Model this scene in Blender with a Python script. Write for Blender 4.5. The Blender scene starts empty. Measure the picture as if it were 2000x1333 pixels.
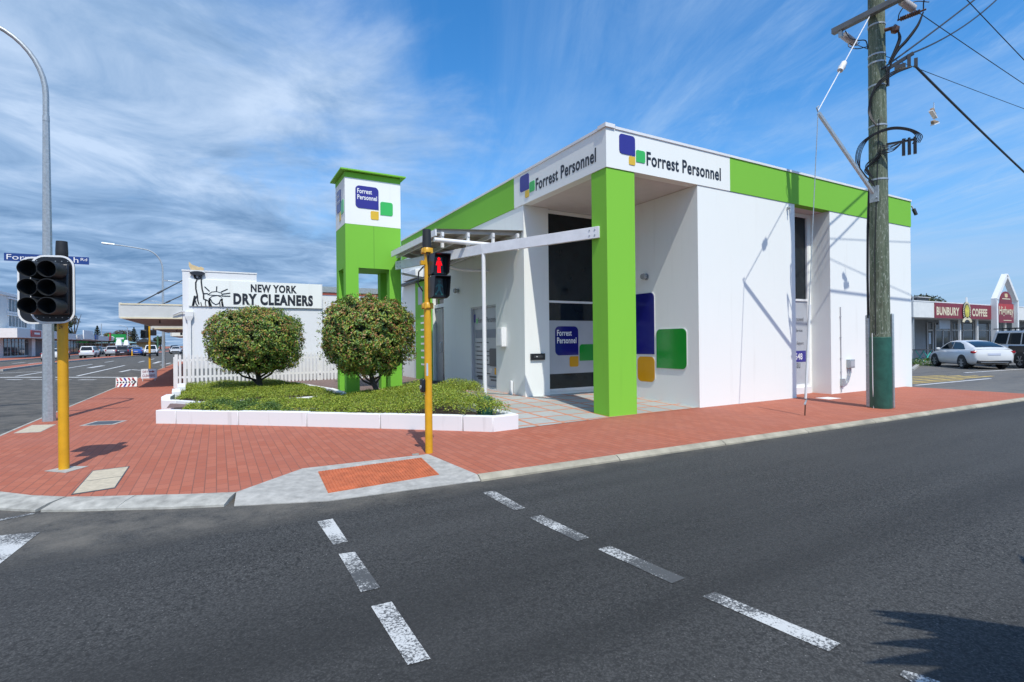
import bpy, bmesh, math, random
import numpy as np
from mathutils import Vector, Matrix
R_ = math.radians
random.seed(7); rng = np.random.default_rng(11)
S = bpy.context.scene
COL = S.collection

# ------------------------------------------------------------------ camera, sky, sun, exposure
FPX, YAW, PITCH, ROLL = 1022.25, R_(60.567), R_(.0586), R_(-.6295)
CAM = np.array([-7.1205, -8.5268, 1.6])
def cam_axes():
    c, s = math.cos(YAW), math.sin(YAW)
    fwd = np.array([c, s, 0]); right = np.array([s, -c, 0]); up = np.array([0, 0, 1.])
    f2 = fwd*math.cos(PITCH) + up*math.sin(PITCH); u2 = up*math.cos(PITCH) - fwd*math.sin(PITCH)
    r3 = right*math.cos(ROLL) + u2*math.sin(ROLL); u3 = u2*math.cos(ROLL) - right*math.sin(ROLL)
    return r3, u3, f2
r3, u3, f3 = cam_axes()
cd = bpy.data.cameras.new('camera'); cam = bpy.data.objects.new('camera', cd); COL.objects.link(cam)
cd.sensor_fit = 'HORIZONTAL'; cd.sensor_width = 36; cd.lens = FPX*36/2000
cd.clip_start = .05; cd.clip_end = 4000
cam.matrix_world = Matrix([[r3[i], u3[i], -f3[i], CAM[i]] for i in range(3)] + [[0, 0, 0, 1]])
S.camera = cam

SUN_AZ, SUN_EL = R_(11.5), R_(57.0)       # shadows run to +Y and a little to +X
TOSUN = Vector((-math.sin(SUN_AZ)*math.cos(SUN_EL), -math.cos(SUN_AZ)*math.cos(SUN_EL), math.sin(SUN_EL)))
sd = bpy.data.lights.new('sun', 'SUN'); sd.energy = 2.0; sd.angle = R_(.5); sd.color = (1, .975, .89)
sun = bpy.data.objects.new('sun', sd); COL.objects.link(sun); sun.rotation_euler = TOSUN.to_track_quat('Z', 'Y').to_euler()
sun.location = (-10, -30, 40)

W = bpy.data.worlds.new('World'); S.world = W; W.use_nodes = True
def build_sky():
    nt = W.node_tree; N = nt.nodes; L = nt.links; N.clear()
    out = N.new('ShaderNodeOutputWorld'); bg = N.new('ShaderNodeBackground'); L.new(bg.outputs[0], out.inputs[0])
    sky = N.new('ShaderNodeTexSky'); sky.sky_type = 'NISHITA'; sky.sun_disc = False
    sky.sun_elevation = SUN_EL; sky.sun_rotation = math.atan2(TOSUN.x, TOSUN.y); sky.air_density = 1.0; sky.dust_density = .6; sky.ozone_density = 3.0
    hsv = N.new('ShaderNodeHueSaturation'); hsv.inputs['Saturation'].default_value = 1.34; hsv.inputs['Value'].default_value = .72; L.new(sky.outputs[0], hsv.inputs['Color'])
    tc = N.new('ShaderNodeTexCoord'); sep = N.new('ShaderNodeSeparateXYZ'); L.new(tc.outputs['Generated'], sep.inputs[0])
    def m(op, a, b=None, clamp=False):
        n = N.new('ShaderNodeMath'); n.operation = op; n.use_clamp = clamp
        for i, v in enumerate((a, b)):
            if v is None: continue
            if isinstance(v, (int, float)): n.inputs[i].default_value = v
            else: L.new(v, n.inputs[i])
        return n.outputs[0]
    def ramp(v, lo, hi):
        n = N.new('ShaderNodeMapRange'); n.interpolation_type = 'SMOOTHSTEP'; n.inputs[1].default_value = lo; n.inputs[2].default_value = hi
        L.new(v, n.inputs[0]); return n.outputs[0]
    X, Y, Z = sep.outputs
    zz = m('MAXIMUM', m('ADD', Z, .06), .03)
    px, py = m('DIVIDE', X, zz), m('DIVIDE', Y, zz)          # a flat cloud layer overhead
    a = R_(66)                                               # streaks run this way
    al = m('ADD', m('MULTIPLY', px, math.cos(a)), m('MULTIPLY', py, math.sin(a)))
    ac = m('ADD', m('MULTIPLY', px, -math.sin(a)), m('MULTIPLY', py, math.cos(a)))
    def noise(u, v, w, scale, detail, rough, dist=0.):
        c = N.new('ShaderNodeCombineXYZ'); L.new(u, c.inputs[0]); L.new(v, c.inputs[1]); c.inputs[2].default_value = w
        n = N.new('ShaderNodeTexNoise'); n.inputs['Scale'].default_value = scale; n.inputs['Detail'].default_value = detail
        n.inputs['Roughness'].default_value = rough; n.inputs['Distortion'].default_value = dist; L.new(c.outputs[0], n.inputs['Vector']); return n.outputs[0]
    st = noise(m('MULTIPLY', al, .26), ac, 3.1, 1.7, 11, .64, 1.1)
    big = noise(m('MULTIPLY', al, .5), ac, 9.4, .55, 4, .5)
    fine = noise(m('MULTIPLY', al, .36), ac, 1.7, 4.6, 11, .7, .9)
    cir = m('MULTIPLY', ramp(st, .38, .76), m('ADD', .25, m('MULTIPLY', .75, ramp(big, .36, .60))))
    cir = m('MULTIPLY', m('ADD', m('MULTIPLY', cir, .62), m('MULTIPLY', ramp(fine, .44, .78), m('MULTIPLY', ramp(big, .38, .62), .36))), .95, True)
    low = m('MULTIPLY', ramp(Z, .34, .02), .75)              # thicker, flatter blue air low down
    # grey-blue bank over the street on the left
    left = m('ADD', m('MULTIPLY', X, -math.sin(YAW)), m('MULTIPLY', Y, math.cos(YAW)))
    bankn = noise(px, m('MULTIPLY', py, .8), 5.2, .95, 10, .6, .35)
    edge = m('ADD', m('ADD', left, m('MULTIPLY', m('SUBTRACT', .46, Z), .80)), m('MULTIPLY', m('SUBTRACT', bankn, .5), 1.35))
    bank = ramp(edge, .14, .58)
    bshade = noise(m('MULTIPLY', px, .9), m('MULTIPLY', py, .9), 2.2, 1.7, 10, .6, .45)
    lowlay = noise(m('MULTIPLY', left, .6), m('MULTIPLY', Z, 6), 4.4, 2.3, 7, .6, .3)
    def rgbmix(f, a, b):
        n = N.new('ShaderNodeMix'); n.data_type = 'RGBA'
        for k, v in ((0, f), (6, a), (7, b)):
            if isinstance(v, tuple): n.inputs[k].default_value = (*v, 1)
            else: L.new(v, n.inputs[k])
        return n.outputs[2]
    base = rgbmix(low, hsv.outputs[0], (.52, 1.14, 2.30))
    base = rgbmix(m('MULTIPLY', ramp(lowlay, .44, .70), m('MULTIPLY', ramp(Z, .46, .10), .62)), base, (1.45, 2.05, 2.95))
    base = rgbmix(cir, base, (1.55, 2.2, 3.1))
    bcol = N.new('ShaderNodeValToRGB'); L.new(m('ADD', bshade, m('MULTIPLY', ramp(Z, .05, .5), .16)), bcol.inputs[0])
    e = bcol.color_ramp.elements; e[0].position = .36; e[0].color = (.50, .94, 1.66, 1); e[1].position = .74; e[1].color = (2.0, 2.5, 3.25, 1)
    k2 = e.new(.54); k2.color = (1.05, 1.60, 2.45, 1)
    class _O: pass
    mixb = _O(); mixb.outputs = {2: rgbmix(m('MULTIPLY', bank, .95), base, bcol.outputs[0])}
    L.new(mixb.outputs[2], bg.inputs[0]); bg.inputs[1].default_value = .15
build_sky()
vs = S.view_settings; S.display_settings.display_device = 'sRGB'
vs.view_transform = 'Standard'; vs.look = 'None'; vs.gamma = 1; vs.exposure = 1.0; vs.use_curve_mapping = False
S.cycles.max_bounces = 6; S.cycles.diffuse_bounces = 3; S.cycles.glossy_bounces = 3

# ------------------------------------------------------------------ materials
def srgb(r, g, b): return tuple((v/12.92 if v <= .04045 else ((v+.055)/1.055)**2.4) for v in (r/255, g/255, b/255))
MATS = {}
def new_mat(name):
    m = bpy.data.materials.new(name); m.use_nodes = True
    b = m.node_tree.nodes['Principled BSDF']; MATS[name] = m
    return m, m.node_tree, b
def coords(nt, rot=0, scale=1):
    tc = nt.nodes.new('ShaderNodeTexCoord'); mp = nt.nodes.new('ShaderNodeMapping')
    nt.links.new(tc.outputs['Object'], mp.inputs[0]); mp.inputs['Rotation'].default_value = (0, 0, rot)
    mp.inputs['Scale'].default_value = (scale,)*3 if isinstance(scale, (int, float)) else scale
    return mp.outputs[0]
def noise_node(nt, vec, scale, detail=4, rough=.55):
    n = nt.nodes.new('ShaderNodeTexNoise'); n.inputs['Scale'].default_value = scale; n.inputs['Detail'].default_value = detail; n.inputs['Roughness'].default_value = rough
    nt.links.new(vec, n.inputs['Vector']); return n.outputs[0]
def maprange(nt, v, a, b, c=0, d=1):
    n = nt.nodes.new('ShaderNodeMapRange'); nt.links.new(v, n.inputs[0])
    for i, x in zip((1, 2, 3, 4), (a, b, c, d)): n.inputs[i].default_value = x
    return n.outputs[0]
def mixrgb(nt, fac, a, b, mode='MIX'):
    n = nt.nodes.new('ShaderNodeMix'); n.data_type = 'RGBA'; n.blend_type = mode
    for i, v in ((0, fac), (6, a), (7, b)):
        if isinstance(v, (int, float)): n.inputs[i].default_value = v
        elif isinstance(v, tuple): n.inputs[i].default_value = (*v[:3], 1)
        else: nt.links.new(v, n.inputs[i])
    return n.outputs[2]
def bump(nt, b, h, strength=.3, dist=.01):
    n = nt.nodes.new('ShaderNodeBump'); n.inputs['Strength'].default_value = strength; n.inputs['Distance'].default_value = dist
    nt.links.new(h, n.inputs['Height']); nt.links.new(n.outputs[0], b.inputs['Normal'])
def mat(name, col, rough=.6, metal=0., var=.12, scale=3., bmp=0., bscale=60., spec=.5, coat=0.):
    """Plain painted or bare surface: base colour with blotchy wear and optional fine bump."""
    m, nt, b = new_mat(name)
    v = coords(nt)
    n = noise_node(nt, v, scale, 6, .6)
    lo = tuple(c*(1-var) for c in col); hi = tuple(min(1, c*(1+var*.6)) for c in col)
    nt.links.new(mixrgb(nt, maprange(nt, n, .3, .7), lo, hi), b.inputs['Base Color'])
    b.inputs['Roughness'].default_value = rough; b.inputs['Metallic'].default_value = metal; b.inputs['Specular IOR Level'].default_value = spec
    if coat: b.inputs['Coat Weight'].default_value = coat; b.inputs['Coat Roughness'].default_value = .06
    if bmp: bump(nt, b, noise_node(nt, v, bscale, 3), bmp, .004)
    return m
def emis(name, col, k):
    m, nt, b = new_mat(name); b.inputs['Base Color'].default_value = (*col, 1); b.inputs['Emission Color'].default_value = (*col, 1); b.inputs['Emission Strength'].default_value = k; return m
def stucco(name, col, dirt=(.45, .42, .36), amount=.25):
    m, nt, b = new_mat(name); v = coords(nt)
    big = noise_node(nt, v, .7, 6, .6)
    streak = noise_node(nt, coords(nt, 0, (3.2, 3.2, .25)), 1.5, 6, .6)
    spot = noise_node(nt, v, 14, 4, .7)
    c = mixrgb(nt, maprange(nt, big, .3, .75, 0, .10), col, tuple(x*.8 for x in col))
    c = mixrgb(nt, maprange(nt, streak, .58, .85, 0, amount), c, dirt)
    c = mixrgb(nt, maprange(nt, spot, .68, .8, 0, amount*.6), c, dirt)
    nt.links.new(c, b.inputs['Base Color']); b.inputs['Roughness'].default_value = .75; b.inputs['Specular IOR Level'].default_value = .3
    bump(nt, b, noise_node(nt, v, 70, 3), .18, .004); return m

M_white = stucco('white_wall_paint', (.85, .865, .82), amount=.2)
M_greenP = stucco('green_wall_paint', (.225, .565, .05), dirt=(.12, .3, .04), amount=.18)
M_greenF = stucco('green_fascia_paint', (.205, .52, .05), dirt=(.12, .3, .04), amount=.15)
M_greenT = stucco('green_tower_paint', (.20, .53, .05), dirt=(.1, .28, .04), amount=.18)
M_trim = mat('white_trim_paint', (.78, .78, .77), .45, var=.06)
M_steelw = mat('white_steel_paint', (.74, .75, .77), .4, var=.1, scale=5)
M_sheet = mat('canopy_sheet', (.42, .40, .36), .5, var=.15)
M_glass = mat('dark_glass', (.010, .016, .020), .03, var=.3, spec=.38)
M_glass2 = mat('shop_glass', (.03, .045, .055), .06, var=.4, spec=.6)
M_frost = mat('frosted_film', (.42, .44, .47), .35, var=.05)
M_frame = mat('grey_frame', (.45, .46, .48), .4, var=.08)
M_dkframe = mat('dark_frame', (.05, .052, .055), .4, var=.1)
M_blue = mat('sign_blue', (.035, .03, .25), .28, var=.04)
M_yel = mat('sign_yellow', (.75, .48, .03), .3, var=.04)
M_grn = mat('sign_green', (.05, .48, .10), .28, var=.04)
M_dblue = mat('panel_blue', (.012, .014, .17), .12, var=.04)
M_amber = mat('panel_amber', (.60, .30, .008), .2, var=.05)
M_dgrn = mat('panel_green', (.01, .27, .03), .14, var=.05)
M_ink = mat('ink', (.02, .023, .032), .45, var=.1)
M_letw = mat('white_lettering', (.82, .82, .82), .4, var=.03)
M_greytx = mat('grey_lettering', (.10, .105, .12), .5, var=.1)
M_black = mat('black_plastic', (.012, .013, .016), .35, var=.25, scale=12)
M_blackm = mat('black_matt', (.018, .02, .022), .6, var=.3)
M_yp = mat('yellow_post_paint', (.70, .36, .012), .42, var=.14, scale=6)
M_galv = mat('galvanised_steel', (.40, .44, .46), .42, .35, var=.22, scale=22)
M_cable = mat('cable_black', (.012, .012, .014), .5, var=.1)
M_soil = mat('soil', (.06, .04, .028), .95, var=.4, scale=20, bmp=.6)
M_bark = mat('bark', (.075, .062, .052), .9, var=.35, scale=18, bmp=.6, bscale=40)
M_concrete = mat('concrete', (.40, .385, .35), .85, var=.28, scale=9, bmp=.4, bscale=90)
M_conclid = mat('concrete_lid', (.52, .45, .33), .85, var=.2, scale=14, bmp=.4, bscale=120)
M_terr = mat('dry_ground', (.16, .15, .09), .95, var=.4, scale=.4)
M_tan = mat('beige_brick', (.42, .28, .13), .85, var=.15)
M_red = mat('red_paint', (.45, .04, .04), .5, var=.1)
M_maroon = mat('maroon_paint', (.22, .022, .035), .45, var=.1)
M_cream = mat('cream_paint', (.72, .64, .45), .5, var=.08)
M_tyre = mat('tyre_rubber', (.016, .016, .017), .8, var=.3)
M_rim = mat('wheel_alloy', (.45, .46, .48), .3, .6, var=.15, scale=12)
M_chrome = mat('chrome', (.6, .6, .62), .18, .9, var=.05)
M_tail = mat('tail_lamp', (.35, .01, .015), .15, var=.1)
M_head = mat('head_lamp', (.7, .72, .74), .1, var=.1)
M_porc = mat('porcelain_grey', (.48, .46, .46), .25, var=.1)
M_brown = mat('porcelain_brown', (.13, .06, .03), .3, var=.2)
M_hdpe = mat('green_pole_wrap', (.022, .105, .075), .55, var=.3, scale=7, bmp=.3, bscale=9)
M_teal = mat('teal_paint', (.05, .45, .40), .4, var=.05)
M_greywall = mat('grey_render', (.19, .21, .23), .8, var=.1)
M_whitebld = mat('far_white_paint', (.72, .72, .69), .7, var=.08)
M_boardgreen = mat('green_board', (.01, .26, .05), .4, var=.05)
M_plate = mat('number_plate', (.55, .58, .68), .4, var=.05)
M_beige = mat('flame_beige', (.72, .55, .30), .5, var=.2, scale=9)
M_valve = mat('green_plastic', (.015, .10, .065), .4, var=.15)
M_lampg = mat('lamp_glass', (.35, .36, .35), .1, var=.15)

def mk_brick():
    m, nt, b = new_mat('red_brick_paving')
    def bricks(rot, c1, c2, mort):
        t = nt.nodes.new('ShaderNodeTexBrick'); nt.links.new(coords(nt, rot), t.inputs['Vector'])
        t.inputs['Scale'].default_value = 1; t.inputs['Brick Width'].default_value = .235; t.inputs['Row Height'].default_value = .117
        t.inputs['Mortar Size'].default_value = .006; t.inputs['Mortar Smooth'].default_value = .2; t.inputs['Bias'].default_value = -.2
        t.inputs['Color1'].default_value = (*c1, 1); t.inputs['Color2'].default_value = (*c2, 1); t.inputs['Mortar'].default_value = (*mort, 1); return t
    t = bricks(R_(90), (.37, .103, .055), (.44, .142, .082), (.19, .075, .05))
    v = coords(nt)
    c = mixrgb(nt, maprange(nt, noise_node(nt, v, .55, 6, .6), .35, .7, 0, .4), t.outputs['Color'], (.33, .135, .105))
    c = mixrgb(nt, maprange(nt, noise_node(nt, v, 2.4, 7, .7), .56, .8, 0, .35), c, (.22, .10, .085))
    c = mixrgb(nt, maprange(nt, noise_node(nt, v, 90, 3, .7), .45, .75, 0, .30), c, (.52, .25, .20))
    c = mixrgb(nt, maprange(nt, noise_node(nt, v, 7, 3, .5), .70, .78, 0, .45), c, (.12, .07, .06))
    nt.links.new(c, b.inputs['Base Color']); b.inputs['Roughness'].default_value = .85; b.inputs['Specular IOR Level'].default_value = .25
    bump(nt, b, t.outputs['Fac'], -.35, .006); return m
M_brick = mk_brick()
def mk_asphalt(name, base, light, amt):
    m, nt, b = new_mat(name); v = coords(nt)
    sp = noise_node(nt, v, 70, 2, .7); sp2 = noise_node(nt, v, 30, 3, .75)
    c = mixrgb(nt, maprange(nt, sp, .46, .60, 0, 1), base, tuple(x*2.5 for x in base))
    c = mixrgb(nt, maprange(nt, sp2, .38, .5, .75, 0), c, tuple(x*.3 for x in base))
    vo = nt.nodes.new('ShaderNodeTexVoronoi'); vo.inputs['Scale'].default_value = 42; nt.links.new(v, vo.inputs['Vector'])
    dots = maprange(nt, vo.outputs['Distance'], .10, .20, 1, 0)
    wn = nt.nodes.new('ShaderNodeSeparateColor'); nt.links.new(vo.outputs['Color'], wn.inputs[0])
    k = nt.nodes.new('ShaderNodeMath'); k.operation = 'MULTIPLY'; nt.links.new(dots, k.inputs[0]); nt.links.new(maprange(nt, wn.outputs[0], .62, .95, 0, amt), k.inputs[1])
    c = mixrgb(nt, k.outputs[0], c, light)
    c = mixrgb(nt, maprange(nt, noise_node(nt, v, .22, 6, .65), .38, .66, 0, .75), c, tuple(x*1.55 for x in base))
    tr = noise_node(nt, coords(nt, 0, (.05, .9, 1)), 1.2, 4, .5)
    c = mixrgb(nt, maprange(nt, tr, .45, .70, 0, .6), c, tuple(x*.55 for x in base))
    st = noise_node(nt, v, 1.3, 7, .75)
    c = mixrgb(nt, maprange(nt, st, .66, .78, 0, .5), c, tuple(x*.35 for x in base))
    cr = nt.nodes.new('ShaderNodeTexVoronoi'); cr.feature = 'DISTANCE_TO_EDGE'; cr.inputs['Scale'].default_value = .32
    wv = nt.nodes.new('ShaderNodeMix'); wv.data_type = 'RGBA'; wv.blend_type = 'ADD'; wv.inputs[0].default_value = .35; nt.links.new(v, wv.inputs[6])
    wn2 = nt.nodes.new('ShaderNodeTexNoise'); wn2.inputs['Scale'].default_value = 1.6; wn2.inputs['Detail'].default_value = 8; nt.links.new(v, wn2.inputs['Vector']); nt.links.new(wn2.outputs['Color'], wv.inputs[7]); nt.links.new(wv.outputs[2], cr.inputs['Vector'])
    ck = nt.nodes.new('ShaderNodeMath'); ck.operation = 'MULTIPLY'; nt.links.new(maprange(nt, cr.outputs['Distance'], .0, .003, 1, 0), ck.inputs[0]); nt.links.new(maprange(nt, noise_node(nt, v, .5, 3), .60, .68, 0, .5), ck.inputs[1])
    c = mixrgb(nt, ck.outputs[0], c, (.008, .008, .009))
    # dusty gutter line along the kerb
    sx = nt.nodes.new('ShaderNodeSeparateXYZ'); nt.links.new(v, sx.inputs[0])
    gut = nt.nodes.new('ShaderNodeMath'); gut.operation = 'MULTIPLY'
    nt.links.new(maprange(nt, sx.outputs[1], -3.35, -2.85, 0, 1), gut.inputs[0]); nt.links.new(maprange(nt, noise_node(nt, v, 2.2, 6, .7), .35, .65, .05, .65), gut.inputs[1])
    c = mixrgb(nt, gut.outputs[0], c, (.19, .17, .14))
    nt.links.new(c, b.inputs['Base Color']); b.inputs['Roughness'].default_value = .8; b.inputs['Specular IOR Level'].default_value = .3
    bump(nt, b, sp2, .5, .006); return m
M_asphalt = mk_asphalt('asphalt', (.036, .0355, .034), (.30, .29, .275), .8)
M_carpark = mk_asphalt('old_asphalt', (.085, .085, .083), (.3, .3, .29), .4)
def mk_marking():
    m, nt, b = new_mat('worn_road_paint'); v = coords(nt)
    wear = noise_node(nt, v, 60, 4, .75); big = noise_node(nt, v, 1.7, 3, .5)
    s = nt.nodes.new('ShaderNodeMath'); s.operation = 'ADD'; nt.links.new(wear, s.inputs[0]); nt.links.new(maprange(nt, big, .3, .7, -.24, .15), s.inputs[1])
    c = mixrgb(nt, maprange(nt, s.outputs[0], .42, .53, 0, 1), (.075, .076, .076), (.53, .53, .51))
    nt.links.new(c, b.inputs['Base Color']); b.inputs['Roughness'].default_value = .7; return m
M_mark = mk_marking()
M_markfar = mat('road_paint', (.62, .62, .61), .7, var=.25, scale=5)
M_marky = mat('yellow_road_paint', (.60, .42, .10), .75, var=.35, scale=5)
def mk_tiles():
    m, nt, b = new_mat('patio_slabs'); v = coords(nt)
    t = nt.nodes.new('ShaderNodeTexBrick'); t.offset = 0; nt.links.new(coords(nt, 0), t.inputs['Vector'])
    t.inputs['Scale'].default_value = 1; t.inputs['Brick Width'].default_value = .62; t.inputs['Row Height'].default_value = .62
    t.inputs['Mortar Size'].default_value = .038; t.inputs['Mortar Smooth'].default_value = 0
    t.inputs['Color1'].default_value = (.34, .36, .335, 1); t.inputs['Color2'].default_value = (.41, .42, .395, 1); t.inputs['Mortar'].default_value = (.52, .20, .105, 1)
    c = mixrgb(nt, maprange(nt, noise_node(nt, v, 5, 6, .65), .4, .75, 0, .4), t.outputs['Color'], (.26, .25, .22))
    nt.links.new(c, b.inputs['Base Color']); b.inputs['Roughness'].default_value = .8; return m
M_tiles = mk_tiles()
def mk_pole():
    m, nt, b = new_mat('weathered_pole_timber')
    g = noise_node(nt, coords(nt, 0, (9, 9, .55)), 3, 8, .7); n2 = noise_node(nt, coords(nt, 0, (1, 1, .5)), 5, 7, .75)
    sp = noise_node(nt, coords(nt, 0, (1, 1, .35)), 28, 3, .7)
    c = mixrgb(nt, maprange(nt, g, .35, .65), (.055, .085, .05), (.19, .215, .15))
    c = mixrgb(nt, maprange(nt, n2, .5, .72, 0, .7), c, (.06, .055, .035))
    c = mixrgb(nt, maprange(nt, sp, .56, .66, 0, .75), c, (.36, .39, .33))
    nt.links.new(c, b.inputs['Base Color']); b.inputs['Roughness'].default_value = .9
    bump(nt, b, g, .7, .02); return m
M_pole = mk_pole()
def leaf_mat(name, cols, rough=.42, trans=.15):
    m, nt, b = new_mat(name)
    g = nt.nodes.new('ShaderNodeNewGeometry'); r = nt.nodes.new('ShaderNodeValToRGB'); r.color_ramp.interpolation = 'LINEAR'
    e = r.color_ramp.elements
    while len(e) > 1: e.remove(e[-1])
    for i, (p, c) in enumerate(cols):
        k = e[0] if i == 0 else e.new(p); k.position = p; k.color = (*c, 1)
    nt.links.new(g.outputs['Random Per Island'], r.inputs[0])
    n = noise_node(nt, coords(nt), 2.3, 3, .6)
    c = mixrgb(nt, maprange(nt, n, .35, .7, 0, .4), r.outputs[0], cols[0][1])
    nt.links.new(c, b.inputs['Base Color']); b.inputs['Roughness'].default_value = rough; b.inputs['Specular IOR Level'].default_value = .5
    tb = nt.nodes.new('ShaderNodeBsdfTranslucent'); nt.links.new(c, tb.inputs[0])
    mx = nt.nodes.new('ShaderNodeMixShader'); mx.inputs[0].default_value = trans
    nt.links.new(b.outputs[0], mx.inputs[1]); nt.links.new(tb.outputs[0], mx.inputs[2]); nt.links.new(mx.outputs[0], nt.nodes['Material Output'].inputs[0])
    return m
M_leafA = leaf_mat('lillypilly_leaf', [(0, (.05, .11, .03)), (.3, (.13, .25, .04)), (.6, (.27, .40, .05)), (.8, (.44, .46, .07)), (.92, (.42, .24, .06)), (1, (.45, .15, .08))])
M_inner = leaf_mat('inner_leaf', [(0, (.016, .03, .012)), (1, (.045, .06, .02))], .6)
M_leafTip = leaf_mat('red_new_leaf', [(0, (.30, .22, .05)), (.4, (.40, .17, .06)), (.75, (.42, .11, .07)), (1, (.50, .22, .14))])
M_cover = leaf_mat('groundcover_leaf', [(0, (.13, .20, .03)), (.3, (.25, .35, .035)), (.6, (.38, .46, .042)), (.85, (.48, .52, .055)), (1, (.28, .20, .06))], .5, .25)
M_coverg = leaf_mat('groundcover_dark_leaf', [(0, (.05, .10, .022)), (.5, (.10, .19, .035)), (1, (.18, .28, .05))], .5, .25)
M_fol = leaf_mat('dark_foliage', [(0, (.018, .032, .014)), (.5, (.04, .06, .02)), (1, (.085, .095, .03))], .6)
M_foly = leaf_mat('yellow_foliage', [(0, (.08, .09, .03)), (.5, (.18, .17, .05)), (1, (.28, .24, .09))], .6)
M_folb = leaf_mat('brown_foliage', [(0, (.04, .035, .02)), (.5, (.09, .065, .035)), (1, (.14, .11, .05))], .6)
M_pine = leaf_mat('pine_foliage', [(0, (.012, .026, .016)), (.5, (.03, .05, .028)), (1, (.06, .08, .04))], .7)

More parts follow.
